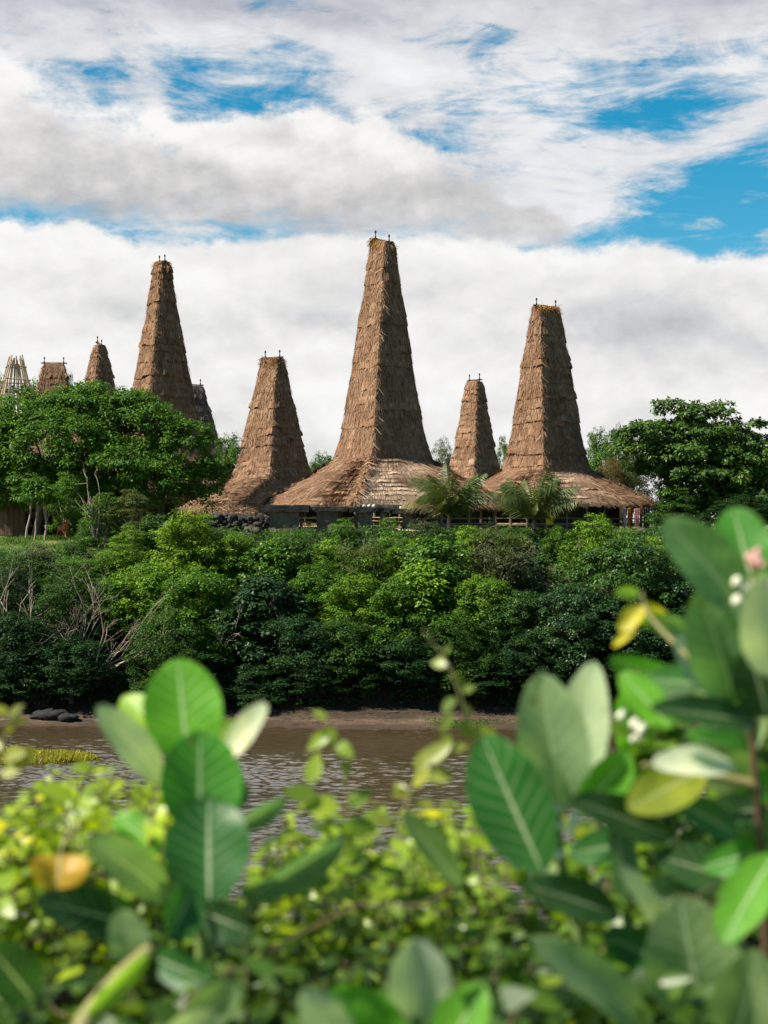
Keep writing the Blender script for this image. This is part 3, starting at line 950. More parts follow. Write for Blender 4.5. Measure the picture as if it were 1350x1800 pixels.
def proto(key, seed, lobes, clumps, per, cr, L, W, mat='leaf', bark='bark', limb_n=9, trunk_r=0.13, **kw):
    g = np.random.default_rng(seed)
    mb, c = crown(g, lobes, clumps, per, cr, L, W, **kw)
    t = c[g.choice(len(c), limb_n, replace=False)]
    tm = limbs(g, [0, 0, -0.6], [g.normal(0, .2), g.normal(0, .2), 2.2], trunk_r, t)
    PROTO[key] = (mb.mesh('crown_' + key, [M[mat]]), tm.mesh('trunk_' + key, [M[bark]], True))


def lob(g, n, H=6.0, Rr=2.4, low=0.9, rmin=.9, rmax=1.6, flat=.85):
    out = []
    for k in range(n):
        z = low + (H - low - 1.0) * (k + .5) / n
        w = Rr * math.sin(math.pi * min(1, 0.22 + 0.75 * (z / H))) ** 0.7
        a = k * 2.4 + g.uniform(-.5, .5); rr = g.uniform(rmin, rmax)
        rd = max(0.0, w - rr * .7) * g.uniform(.5, 1.1)
        out.append((rd * math.cos(a), rd * math.sin(a), z, rr * g.uniform(.85, 1.2), rr * g.uniform(.85, 1.2), rr * flat))
    out.append((0, 0, H - 1.1, 1.2, 1.2, 1.1))
    return out


g0 = np.random.default_rng(100)
proto('broad', 1, lob(g0, 11), 250, 74, 0.42, 0.185, 0.10)
proto('broad_b', 2, lob(g0, 13, rmin=.8, rmax=1.4), 270, 72, 0.40, 0.175, 0.09)
proto('fine', 3, lob(g0, 14, rmin=.8, rmax=1.3), 350, 66, 0.36, 0.13, 0.065)
proto('large', 4, lob(g0, 10), 230, 48, 0.46, 0.26, 0.15, mat='leaf_glossy')
proto('airy', 5, lob(g0, 12, rmin=.6, rmax=1.1), 170, 78, 0.42, 0.165, 0.09, limb_n=18, bark='pale_bark', trunk_r=0.10, flat=0.6)
proto('drape', 6, lob(g0, 15, Rr=2.7, rmin=1.0, rmax=1.5), 350, 62, 0.36, 0.15, 0.095, mat='leaf_glossy', droop=0.8, shell=.8)
proto('bush', 7, lob(g0, 8, H=3.0, Rr=1.5, low=.3, rmin=.55, rmax=.9), 120, 40, 0.30, 0.16, 0.085, trunk_r=.05)
proto('weed', 8, lob(g0, 7, H=2.4, Rr=1.3, low=.2, rmin=.4, rmax=.7), 100, 34, 0.25, 0.17, 0.05, trunk_r=.03)
PH = {'bush': (3.0, 3.4), 'weed': (2.4, 2.9)}

T = {  # leaf tints; dark and blue put the lower bank's shade into colour
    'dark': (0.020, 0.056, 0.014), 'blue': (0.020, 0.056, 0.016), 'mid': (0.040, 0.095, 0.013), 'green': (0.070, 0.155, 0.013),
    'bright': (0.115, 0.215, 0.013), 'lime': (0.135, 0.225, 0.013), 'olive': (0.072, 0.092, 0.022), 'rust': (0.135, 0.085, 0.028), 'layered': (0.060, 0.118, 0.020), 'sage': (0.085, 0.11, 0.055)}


def tree(name, key, px, pytop, d, wpx, tint, label, cat, group=None, rz=None, base=None):
    h0, w0 = PH.get(key, (6.0, 5.6))
    x = X(px, d); zb = float(ground(x, d)) - 0.1 if base is None else base
    H = max(0.8, Z(pytop, d) - zb); W = wpx / F * d
    if name == 'bank_tree':            # let it root far enough down the bank to have its full height
        while H < 0.95 * W and d > 73.7:
            d -= 0.15
            x = X(px, d); zb = float(ground(x, d)) - 0.1; H = Z(pytop, d) - zb; W = wpx / F * d
    root = thing(name, (x, d, zb), label, cat, group, rng.uniform(0, 6.28) if rz is None else rz)
    if cat == 'shrub':
        while H < 0.75 * W and d > 79.5:
            d -= 0.12
            x = X(px, d); zb = float(ground(x, d)) - 0.1; H = Z(pytop, d) - zb; W = wpx / F * d
    root.location = (x, d, zb)
    s = W / w0
    root.scale = (s, s, H / h0)
    c, t = PROTO[key]
    link('trunk' if cat == 'tree' else 'stems', t, root)
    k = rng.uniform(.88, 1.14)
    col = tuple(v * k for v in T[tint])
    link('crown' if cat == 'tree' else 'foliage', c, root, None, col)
    return root


BG = 'trees on the river bank'
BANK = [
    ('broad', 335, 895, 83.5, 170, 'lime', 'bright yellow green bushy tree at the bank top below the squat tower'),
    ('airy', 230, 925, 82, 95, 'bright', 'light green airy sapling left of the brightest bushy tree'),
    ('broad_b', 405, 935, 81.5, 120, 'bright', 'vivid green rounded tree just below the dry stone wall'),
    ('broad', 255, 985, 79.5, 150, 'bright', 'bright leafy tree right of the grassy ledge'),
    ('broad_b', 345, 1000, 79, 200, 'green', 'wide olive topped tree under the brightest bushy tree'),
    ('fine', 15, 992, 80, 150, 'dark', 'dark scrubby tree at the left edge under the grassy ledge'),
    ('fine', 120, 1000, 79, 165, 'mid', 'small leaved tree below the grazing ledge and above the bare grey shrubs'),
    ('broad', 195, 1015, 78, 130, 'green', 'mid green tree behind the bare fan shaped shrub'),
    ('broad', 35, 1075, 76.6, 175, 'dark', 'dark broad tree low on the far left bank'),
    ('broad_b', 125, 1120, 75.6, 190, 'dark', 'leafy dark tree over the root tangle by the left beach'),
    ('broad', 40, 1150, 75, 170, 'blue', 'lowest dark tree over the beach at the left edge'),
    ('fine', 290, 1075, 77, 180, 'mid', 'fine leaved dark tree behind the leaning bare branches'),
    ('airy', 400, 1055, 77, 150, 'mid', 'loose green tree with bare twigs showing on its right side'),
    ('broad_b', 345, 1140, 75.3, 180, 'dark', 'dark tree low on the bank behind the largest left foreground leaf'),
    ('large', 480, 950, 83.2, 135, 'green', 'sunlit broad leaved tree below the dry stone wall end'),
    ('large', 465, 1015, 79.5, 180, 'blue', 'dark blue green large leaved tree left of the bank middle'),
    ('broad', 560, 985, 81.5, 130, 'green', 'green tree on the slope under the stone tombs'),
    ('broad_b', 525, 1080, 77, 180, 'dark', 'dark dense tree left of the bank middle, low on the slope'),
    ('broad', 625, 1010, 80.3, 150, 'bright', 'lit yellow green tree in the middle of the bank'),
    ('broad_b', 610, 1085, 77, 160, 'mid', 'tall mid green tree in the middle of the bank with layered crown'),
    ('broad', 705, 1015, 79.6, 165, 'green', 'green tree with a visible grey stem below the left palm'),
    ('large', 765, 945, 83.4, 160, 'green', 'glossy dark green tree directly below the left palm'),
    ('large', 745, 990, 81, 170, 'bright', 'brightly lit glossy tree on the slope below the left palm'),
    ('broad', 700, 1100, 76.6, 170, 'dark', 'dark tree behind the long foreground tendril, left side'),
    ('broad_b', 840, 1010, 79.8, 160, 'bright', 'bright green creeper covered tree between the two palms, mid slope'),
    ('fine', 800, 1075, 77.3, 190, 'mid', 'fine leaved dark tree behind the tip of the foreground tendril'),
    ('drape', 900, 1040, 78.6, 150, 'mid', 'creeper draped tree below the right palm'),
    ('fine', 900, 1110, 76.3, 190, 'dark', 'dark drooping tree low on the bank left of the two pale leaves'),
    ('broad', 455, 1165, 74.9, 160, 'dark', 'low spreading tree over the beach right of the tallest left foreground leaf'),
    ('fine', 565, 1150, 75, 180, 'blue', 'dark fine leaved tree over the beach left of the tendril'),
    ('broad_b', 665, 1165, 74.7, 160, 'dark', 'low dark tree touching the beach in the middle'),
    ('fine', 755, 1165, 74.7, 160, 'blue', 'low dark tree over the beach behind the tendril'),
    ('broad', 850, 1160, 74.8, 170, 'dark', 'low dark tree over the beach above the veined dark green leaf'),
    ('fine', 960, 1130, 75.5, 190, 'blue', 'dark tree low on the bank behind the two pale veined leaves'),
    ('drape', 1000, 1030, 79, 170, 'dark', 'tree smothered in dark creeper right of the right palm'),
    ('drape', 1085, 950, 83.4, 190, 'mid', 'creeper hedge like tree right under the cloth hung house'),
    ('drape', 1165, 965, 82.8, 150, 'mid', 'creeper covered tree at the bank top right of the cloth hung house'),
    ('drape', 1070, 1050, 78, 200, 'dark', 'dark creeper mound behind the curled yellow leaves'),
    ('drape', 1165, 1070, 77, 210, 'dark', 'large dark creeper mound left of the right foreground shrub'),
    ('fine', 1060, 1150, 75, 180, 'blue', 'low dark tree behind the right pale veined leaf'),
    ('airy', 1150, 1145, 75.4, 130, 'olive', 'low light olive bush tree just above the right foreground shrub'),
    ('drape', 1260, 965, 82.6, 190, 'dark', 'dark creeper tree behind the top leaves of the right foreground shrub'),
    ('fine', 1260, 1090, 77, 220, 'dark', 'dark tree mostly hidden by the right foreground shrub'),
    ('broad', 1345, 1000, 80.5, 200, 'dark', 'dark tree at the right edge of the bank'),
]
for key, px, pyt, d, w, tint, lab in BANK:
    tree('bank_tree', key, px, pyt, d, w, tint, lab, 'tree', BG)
# beyond the frame, so that the bank goes on
for i, (px, pyt, d, w) in enumerate([(1460, 960, 82, 220), (1480, 1090, 76.5, 230), (-110, 990, 79.5, 210), (-120, 1100, 75.8, 220)]):
    tree('bank_tree', 'broad', px, pyt, d, w, 'dark', ['dark tree past the right edge, upper bank', 'dark tree past the right edge, by the beach',
         'dark tree past the left edge, upper bank', 'dark tree past the left edge, by the beach'][i], 'tree', BG)

SHRUBS = [
    ('bush', 600, 912, 85.2, 60, 'green', 'small green bush in front of the stone tombs'),
    ('weed', 683, 903, 85.4, 36, 'bright', 'thin upright weed before the right end of the stone tombs'),
    ('bush', 450, 940, 85, 80, 'mid', 'dark low bush in front of the dry stone wall'),
    ('bush', 470, 958, 83.6, 75, 'lime', 'yellow green bush below the dry stone wall'),
    ('bush', 540, 938, 85, 100, 'mid', 'low dark green bush under the left tomb'),
    ('weed', 640, 940, 84.8, 110, 'olive', 'dry olive weeds on the slope under the tombs'),
    ('bush', 700, 935, 84.6, 90, 'green', 'green bush left of the left palm'),
    ('weed', 745, 908, 85.6, 60, 'sage', 'grey green feathery weed left of the left palm'),
    ('weed', 870, 915, 85.2, 110, 'olive', 'olive feathery scrub between the two palms'),
    ('weed', 850, 945, 83.6, 130, 'olive', 'dry thicket under the gap between the palms'),
    ('weed', 900, 955, 83, 110, 'sage', 'grey dry shrub left of the right palm trunk'),
    ('bush', 1040, 903, 85.2, 90, 'bright', 'bright bush right of the right palm before the posts'),
    ('bush', 985, 925, 84.6, 70, 'green', 'green bush at the foot of the right palm'),
    ('bush', 1110, 932, 85, 90, 'green', 'low green bush under the hanging cloths'),
    ('bush', 1185, 930, 86, 80, 'mid', 'dark bush right of the last house post'),
    ('weed', 30, 962, 83, 90, 'mid', 'grassy weed clump at the left edge of the ledge'),
    ('bush', 65, 955, 83.5, 70, 'sage', 'grey green bush on the ledge left of the horse'),
    ('bush', 130, 945, 86, 55, 'mid', 'small dark bush at the feet of the horse'),
    ('bush', 160, 920, 90, 60, 'dark', 'dark low bush right behind the horse'),
    ('bush', 205, 955, 82.5, 90, 'bright', 'bright bush at the right end of the grassy ledge'),
    ('airy', 185, 868, 84.5, 110, 'green', 'small leafy tree with a leaning pale trunk before the stilt house'),
    ('weed', 150, 968, 82.2, 90, 'green', 'leafy weeds along the lip of the ledge'),
    ('weed', 512, 922, 85.4, 70, 'green', 'tall green weed before the leg of the longest tomb'),
    ('bush', 578, 948, 83.6, 85, 'bright', 'bright low bush on the slope under the second tomb'),
    ('weed', 655, 958, 83.0, 100, 'bright', 'bright weeds on the slope under the third tomb'),
    ('bush', 720, 952, 83.2, 90, 'lime', 'yellow green low bush on the slope left of the left palm'),
    ('bush', 500, 962, 83.0, 90, 'green', 'green low bush on the slope under the longest tomb'),
    ('bush', 832, 925, 84.6, 80, 'bright', 'bright bush at the foot of the left palm, right side'),
    ('bush', 890, 932, 84.2, 70, 'green', 'rounded green bush between the palms'),
    ('weed', 1020, 940, 83.8, 90, 'bright', 'bright weeds below the bush before the house posts'),
    ('bush', 1075, 935, 84.2, 80, 'green', 'green bush before the left cloths'),
    ('bush', 1150, 945, 84.0, 90, 'bright', 'sunlit bush under the corner post of the cloth hung house'),
    ('airy', 118, 832, 90.5, 95, 'green', 'feathery young tree between the three thin stems and the dead sapling'),
    ('airy', 232, 862, 84, 110, 'olive', 'twiggy olive sapling under the right limb of the big round tree'),
    ('bush', 280, 905, 86, 90, 'mid', 'dark bush at the foot of the big round tree trunk'),
    ('weed', 85, 975, 81.6, 110, 'mid', 'dark weeds along the lip of the ledge, left part'),
]
for key, px, pyt, d, w, tint, lab in SHRUBS:
    tree('shrub' if key != 'airy' else 'small_tree', key, px, pyt, d, w, tint, lab, 'tree' if key == 'airy' else 'shrub', 'shrubs along the top of the bank' if key != 'airy' else None)

BACK = [
    ('broad', 400, 762, 128, 90, 'green', 'green tree between the left towers and the squat tower'),
    ('broad_b', 362, 800, 122, 70, 'mid', 'darker tree behind the big round tree, right side'),
    ('broad', 568, 795, 128, 75, 'green', 'dark green tree in the gap left of the tallest tower'),
    ('fine', 778, 772, 134, 60, 'sage', 'pale green tree in the gap right of the tallest tower'),
    ('airy', 884, 770, 140, 45, 'green', 'green sapling between the small distant tower and the flat topped one'),
    ('broad', 1050, 752, 128, 70, 'green', 'dark green tree right behind the flat topped tower'),
    ('broad_b', 1090, 748, 126, 80, 'mid', 'dark rounded tree at the left of the big right tree'),
    ('fine', 1110, 770, 119, 110, 'olive', 'olive tree between the roof and the big right tree'),
    ('fine', 1075, 805, 117, 75, 'rust', 'rusty brown leaved tree just above the right roof slope'),
    ('fine', 1335, 770, 118, 120, 'olive', 'olive tree behind the big tree at the right edge'),
    ('broad', 1200, 855, 103, 120, 'mid', 'low green tree right of the cloth hung house'),
    ('fine', 1300, 870, 100, 150, 'dark', 'dark low tree under the big layered tree at the right'),
    ('broad', 1165, 870, 110, 80, 'green', 'green tree behind the right roof corner'),
    ('broad_b', 60, 668, 140, 90, 'green', 'green tree between the bare frame and the stubby tower'),
    ('broad', 5, 660, 136, 80, 'mid', 'dark tree behind the bare bamboo frame'),
    ('airy', 122, 662, 138, 35, 'mid', 'thin tree between the stubby and the rounded tower'),
    ('broad', 1420, 760, 122, 190, 'mid', 'dark tree past the right edge behind the village'),
    ('broad_b', -90, 700, 118, 200, 'mid', 'dark tree past the left edge behind the village'),
]
for key, px, pyt, d, w, tint, lab in BACK:
    tree('village_tree', key, px, pyt, d, w, tint, lab, 'tree', 'trees around the village')


def shaped_tree(name, label, px0, d, tint, lobes_px, clumps, per, cr, L, W, mat, trunk, seed, depth=1.0, bark='bark', nl=16, **kw):
    """big single trees: lobes given by where they sit in the photo at depth d, real depth of their own"""
    g = np.random.default_rng(seed)
    m = d / F
    lobes = [((px - px0) * m, dy, (HOR - py) * m + EYE, rx * m, max(rx * m * depth, 1.0), ry * m) for px, py, rx, ry, dy in lobes_px]
    root = thing(name, (X(px0, d), d, 0), label, 'tree')
    mb, c = crown(g, lobes, clumps, per, cr, L, W, **kw)
    mb.build('crown', [M[mat]], root, None, False, T[tint])
    tm = MB()
    for (bx, by, tx, ty, r) in trunk:
        zb = float(ground(X(bx, d), d)) - .3
        b0 = np.array([(bx - px0) * m, 0, zb]); t0 = np.array([(tx - px0) * m, 0.3, (HOR - ty) * m + EYE])
        dist = np.linalg.norm(c - t0, axis=1)
        near = c[np.argsort(dist)[:max(40, len(c) // 3)]]
        l2 = limbs(g, b0, t0, r, near[g.choice(len(near), nl, replace=False)])
        tm.v += l2.v; tm.f3 += [f + tm.n for f in l2.f3]; tm.f4 += [f + tm.n for f in l2.f4]; tm.r += l2.r; tm.uv += l2.uv; tm.m3 += l2.m3; tm.m4 += l2.m4; tm.n += l2.n
    tm.build('trunk', [M[bark]], root, None, True)
    return root


shaped_tree('round_tree', 'big dark round crowned tree covering the stilt house at left', 200, 96, 'green',
            [(60, 775, 105, 85, 0), (150, 752, 100, 74, .5), (235, 765, 85, 76, 0), (305, 805, 78, 72, -.5), (352, 850, 48, 42, 0), (10, 815, 90, 70, -.5), (180, 815, 120, 42, -1.2),
             (-70, 790, 95, 85, 0), (110, 790, 100, 60, -1.6), (270, 840, 80, 40, -1.2), (230, 720, 40, 34, 0), (120, 712, 50, 32, .2), (20, 870, 60, 45, -1), (70, 860, 60, 40, -2.2), (150, 858, 55, 30, -1.8), (225, 870, 60, 34, -1.6), (330, 875, 45, 28, -1)],
            2000, 60, 0.48, 0.23, 0.12, 'leaf', [(278, 925, 285, 850, .28), (60, 930, 80, 850, .22)], 77, depth=0.75, base_rnd=0.47)
shaped_tree('layered_tree', 'large tree at right with flat layered boughs and a few orange leaves', 1240, 104, 'layered',
            [(1250, 800, 95, 60, 1.2), (1230, 850, 70, 50, 1.5), (1310, 850, 80, 60, 1), (1275, 900, 90, 40, .8), (1330, 905, 80, 40, 0), (1185, 722, 42, 20, 0), (1240, 730, 60, 22, .5), (1310, 748, 34, 8, 0), (1150, 758, 66, 15, -.5), (1230, 765, 80, 24, 0), (1290, 778, 60, 22, .4), (1130, 792, 60, 22, 0), (1215, 800, 85, 24, -1),
             (1300, 805, 75, 18, 0), (1165, 825, 56, 18, .4), (1240, 838, 90, 20, -1.2), (1330, 838, 60, 20, 0), (1215, 868, 60, 18, -.3), (1280, 872, 85, 20, -1), (1350, 790, 50, 16, .5), (1360, 870, 60, 20, 0)],
            1500, 50, 0.46, 0.32, 0.17, 'leaf_glossy', [(1240, 930, 1245, 800, .22)], 88, depth=0.8, flat=.5, shell=.35, base_rnd=0.5, nl=30)

# thin trees with clear stems in front of the stilt house
for (bx, by, tx, ty, lab) in [(45, 952, 57, 860, 'thin pale stemmed young tree, leftmost of three before the stilt house'), (60, 957, 66, 872, 'thin pale stemmed young tree in the middle of three'),
                              (80, 952, 80, 868, 'thin pale stemmed young tree, right one of three before the horse')]:
    d = 88.5
    root = thing('young_tree', (X(bx, d), d, 0), lab, 'tree', 'young trees before the stilt house')
    g = np.random.default_rng(int(bx))
    zb = float(ground(X(bx, d), d)); m = d / F
    lobes = [((tx - bx) * m + g.normal(0, .3), g.normal(0, .3), Z(ty, d) + g.uniform(-.3, .4), .75, .75, .35) for _ in range(4)]
    mb, c = crown(g, lobes, 46, 26, .3, .22, .10, shell=.2); mb.build('crown', [M['leaf']], root, None, False, T['green'])
    limbs(g, [0, 0, zb - .3], [(tx - bx) * m, 0, Z(ty + 12, d)], .065, c[:6], sub=1).build('trunk', [M['pale_bark']], root, None, True)


# bare, twiggy shrubs
def bare(name, label, px, py, d, stems, depth_n, seed, group=None, spread=0.5, bark='pale_bark', r0=0.045):
    """stems: list of (tip px, tip py); forks recursively"""
    g = np.random.default_rng(seed); mb = MB()
    o = P(px, py, d); o[2] = min(o[2], float(ground(o[0], d)) + 3.2)

    def grow(p, v, r, lev):
        n = 5
        pts = [p]; vv = v / n
        for i in range(n):
            vv = vv + g.normal(0, 0.10, 3) * np.linalg.norm(vv) + [0, 0, 0.02 * np.linalg.norm(vv)]
            pts.append(pts[-1] + vv)
        mb.tube(pts, np.linspace(r, r * .55, n + 1), n=5, rnd=g.uniform(.4, .95), cap=False)
        if lev > 0:
            for k in range(g.integers(2, 4)):
                i = g.integers(2, n + 1)
                q = unit(v) + g.normal(0, spread, 3); q = unit(q)
                grow(pts[i], q * np.linalg.norm(v) * g.uniform(.45, .75), r * .55, lev - 1)
    root = thing(name, tuple(o), label, 'bare shrub', group)
    for tx, ty in stems:
        t = P(tx, ty, d - g.uniform(0, .8))
        grow(np.zeros(3), (t - o) * 0.62, r0, depth_n)
    mb.build('branches', [M[bark]], root, None, True)
    return root


BSG = 'bare twiggy shrubs on the left bank'
bare('bare_shrub', 'leafless fan shaped pale shrub in the middle of the left bank', 135, 1175, 74.2, [(120, 1040), (150, 1020), (185, 1040), (140, 1060), (165, 1030), (105, 1060)], 4, 1, BSG, .38, r0=.035)
bare('bare_shrub', 'leafless shrub with branches leaning right over the beach', 165, 1185, 73.6, [(270, 1080), (290, 1110), (240, 1120), (200, 1090), (280, 1095)], 4, 2, BSG, .4, r0=.04)
bare('bare_shrub', 'leafless upright stems at the left edge of the bank', 25, 1130, 74.6, [(15, 990), (45, 1050), (10, 1040)], 2, 3, BSG, .35)
bare('bare_shrub', 'thin bare stems between the left edge and the fan shaped shrub', 45, 1160, 74.4, [(80, 1010), (70, 1060)], 2, 4, BSG, .35)
bare('bare_shrub', 'dry twigs sticking out right of the loose green tree', 380, 1150, 74.4, [(440, 1090), (400, 1080)], 3, 5, BSG)
bare('bare_shrub', 'pale forked dead sapling before the stilt house', 168, 950, 84, [(125, 860), (150, 835), (180, 850), (140, 870)], 2, 6, None, .4, r0=.06)
bare('bare_shrub', 'dry reddish twigs below the right palm', 890, 1010, 80, [(930, 950), (870, 950), (960, 985)], 3, 7, None, .6, 'bark', .03)
bare('bare_shrub', 'grey dead twigs rising behind the big round tree', 385, 800, 125, [(380, 740), (400, 752)], 3, 8, None, .6, 'bark', .04)
bare('bare_shrub', 'slender pale stems among dark leaves left of the bank middle', 495, 1165, 74.2, [(500, 1085), (488, 1100)], 1, 10, None, .3)
bare('bare_shrub', 'slender grey stems in the middle of the lit bank trees', 725, 1075, 77.5, [(720, 1010), (735, 1000)], 2, 11, None, .3)
bare('bare_shrub', 'thin bare stem low in the middle of the bank', 612, 1190, 73.6, [(610, 1120), (620, 1115)], 1, 12, None, .3)
bare('bare_shrub', 'tangle of aerial roots on the beach at left', 70, 1262, 73.4, [(60, 1170), (75, 1175), (85, 1180), (92, 1185), (50, 1180), (98, 1200)], 1, 9, None, .25, 'bark', .07)


# undergrowth between the trees: one uncountable mass
def undergrowth():
    g = np.random.default_rng(9); n = 5200
    x = g.uniform(-30, 34, n); y = 72.6 + 11.6 * g.random(n)
    z = ground(x, y)
    k = z > 0.55 + 0.4 * g.random(n)
    k &= ~((x < -16) & (y > 80.5) & (g.random(n) < 0.75))
    x, y, z = x[k], y[k], z[k]; n = len(x)
    per = 26; idx = np.repeat(np.arange(n), per); m = n * per
    ld = unit(g.normal(0, 1, (m, 3))); ld[:, 2] = np.abs(ld[:, 2])
    rad = g.uniform(.3, .75, n) * (1.0 + .55 * np.sin(x * 1.1 + np.sin(y) * 2) * np.sin(x * .43 + 1))
    pos = np.stack([x, y, z + .1], 1)[idx] + ld * (rad[idx] * g.random(m) ** .5)[:, None]
    nrm = unit(ld + [0, -0.3, .5] + g.normal(0, .4, (m, 3)))
    al = unit(g.normal(0, 1, (m, 3)) + [0, -.4, -.2])
    s = g.uniform(.12, .26, m)
    rr = np.clip(.4 + g.normal(0, .12, n)[idx] + g.normal(0, .12, m), 0, .93)
    mb = MB(); mb.quads(leaf_quads(g, pos, nrm, al, s, s * .55), rr)
    o = mb.build('undergrowth', [M['leaf']], None, None, False, T['mid'])
    tag(o, 'dark green undergrowth filling the gaps between the bank trees', None, None, 'stuff')


undergrowth()


def grass_field(name, label, n, fx, fy, lo, hi, color, seed, keep=None):
    g = np.random.default_rng(seed)
    x = g.uniform(*fx, n); y = g.uniform(*fy, n)
    dens = np.sin(x * 1.7 + np.sin(y * 1.1) * 2) * np.sin(y * 1.9 + x * .6)
    k = g.random(n) < 0.55 + 0.45 * dens
    if keep is not None: k &= keep(x, y)
    x, y = x[k], y[k]; n = len(x)
    z = ground(x, y) - .02
    h = g.uniform(lo, hi, n) * (0.7 + .5 * np.sin(x * 1.3) * np.sin(y * 1.6)); a = g.uniform(0, 6.28, n); w = g.uniform(.015, .04, n)
    b = np.stack([x, y, z], 1); sd = np.stack([np.cos(a), np.sin(a), 0 * a], 1)
    tip = b + np.stack([g.normal(0, .4, n) * h, g.normal(0, .4, n) * h, h], 1)
    q = np.stack([b - sd * w[:, None], b + sd * w[:, None], tip + sd * w[:, None] * .2, tip - sd * w[:, None] * .2], 1)
    mb = MB(); mb.quads(q, np.clip(g.normal(.5, .2, n), 0, .97))
    o = mb.build(name, [M['grass']], None, None, False, color)
    tag(o, label, None, None, 'stuff')


grass_field('ledge_grass', 'short green grass on the ledge around the horse', 42000, (-30, -13), (79.5, 92), .10, .32, (.10, .17, .035), 3)
grass_field('village_grass', 'rough green grass in front of the stone tombs', 42000, (-13, 22), (83.0, 92), .10, .38, (.085, .15, .03), 4)
grass_field('islet_grass', 'yellow green grass on the low islet in the river', 60000, (-29, -10.2), (57.5, 62.6), .10, .34, (.34, .31, .045), 5, lambda x, y: ground(x, y) > 0.02)
grass_field('shore_grass', 'sparse green grass along the water edge of the beach', 9000, (2, 14), (69.2, 70.6), .05, .16, (.10, .15, .04), 6, lambda x, y: ground(x, y) > -.02)


# palms
def palm(label, px, pybase, pycrown, d, seed, n, L, lean=0.0):
    g = np.random.default_rng(seed)
    x = X(px, d); zb = float(ground(x, d)) - .1; zc = Z(pycrown, d)
    root = thing('coconut_palm', (x, d, 0), label, 'palm tree', 'young coconut palms on the bank top')
    tm = MB(); tm.tube(pole_pts([0, 0, min(zb, Z(pybase, d))], [lean, 0, zc], 6, .02), np.linspace(.20, .13, 6), n=8, rnd=.5)
    tm.build('trunk', [M['bark']], root, None, True)
    for k in range(n):
        a = k * 2.399 + g.uniform(-.2, .2); up = g.uniform(.85, 1.45) if k > n * .55 else g.uniform(1.15, 1.52)
        fl = L * g.uniform(.75, 1.1)
        u = np.linspace(0, 1, 14)
        ca, sa = math.cos(a), math.sin(a)
        ang = up - u ** 1.4 * g.uniform(1.1, 2.3) * (1.0 if k > n * .35 else .5)          # elevation along the frond: arching over
        st = fl / 13
        r = np.concatenate([[0], np.cumsum(np.cos(ang[:-1]) * st)]); h = np.concatenate([[0], np.cumsum(np.sin(ang[:-1]) * st)])
        path = np.stack([lean + r * ca, r * sa, zc + h], 1)
        mb = MB(); mb.tube(path, np.linspace(.03, .008, 14), n=5, rnd=.75, cap=False)
        tg = unit(np.gradient(path, axis=0)); side = np.array([-sa, ca, 0.0]); upv = unit(np.cross(side, tg) * -1)
        m = 60
        uu = np.linspace(.12, .99, m)
        pp = np.stack([np.interp(uu, u, path[:, i]) for i in range(3)], 1); tt = np.stack([np.interp(uu, u, tg[:, i]) for i in range(3)], 1)
        ll = fl * .34 * np.sin(np.pi * (.18 + .78 * uu)) ** .8
        for sg in (-1, 1):
            dv = unit(side * sg * .62 + tt * .8 + [0, 0, -.45] + g.normal(0, .12, (m, 3)))
            e = pp + dv * ll[:, None] + np.array([0, 0, -1]) * (ll * .42)[:, None]
            wv = tt * .017
            mid_ = (pp + e) / 2 + [0, 0, .05]
            mb.quads(np.stack([pp - wv, pp + wv, mid_ + wv * 1.2, mid_ - wv * 1.2], 1), np.clip(g.normal(.5, .15, m), 0, .9))
            mb.quads(np.stack([mid_ - wv * 1.2, mid_ + wv * 1.2, e + wv * .2, e - wv * .2], 1), np.clip(g.normal(.55, .15, m), 0, .9))
        dry = k in (n - 1, n - 3)
        f = mb.build('frond', [M['leaf_glossy']], root, None, False, (.24, .19, .085) if dry else (.085, .115, .032))
        if dry: f['label'] = 'dry straw coloured palm frond'


palm('young coconut palm before the right part of the largest house', 790, 940, 912, 85.6, 3, 20, 3.5)
palm('young coconut palm with a visible trunk before the flat topped tower house', 938, 1000, 917, 83.6, 8, 22, 3.6, .05)

# ------------------------------------------------------------------ things around the houses
def rock(mb, c, s, g, rnd):
    n1, n2 = 6, 9
    th = np.linspace(0.01, np.pi - .01, n1); ph = np.linspace(0, 2 * np.pi, n2, endpoint=False)
    dx = np.stack([np.sin(th)[:, None] * np.cos(ph), np.sin(th)[:, None] * np.sin(ph), np.cos(th)[:, None] + 0 * ph], -1)
    dx = dx * (1 + g.normal(0, .13, dx.shape[:2] + (1,))) * np.asarray(s)
    mb.grid(dx + np.asarray(c), rnd, close=True)


def stone_slab(mb, w, dpt, h, c, g):
    n, k = 9, 6
    xs = np.linspace(-w / 2, w / 2, n)
    sec = [(-dpt / 2, -h / 2), (-dpt / 2, h / 2), (0, h / 2 + .02), (dpt / 2, h / 2), (dpt / 2, -h / 2), (0, -h / 2)]
    p = np.array([[[x, a, b] for a, b in sec] for x in xs]) + g.normal(0, .014, (n, k, 3))
    mb.grid(p + np.asarray(c), g.uniform(.3, .6), close=True)
    for e in (0, n - 1):
        cc = p[e].mean(0) + np.asarray(c)
        mb.add(np.vstack([p[e] + np.asarray(c), cc]), [[i, (i + 1) % k, k] for i in range(k)], .4)


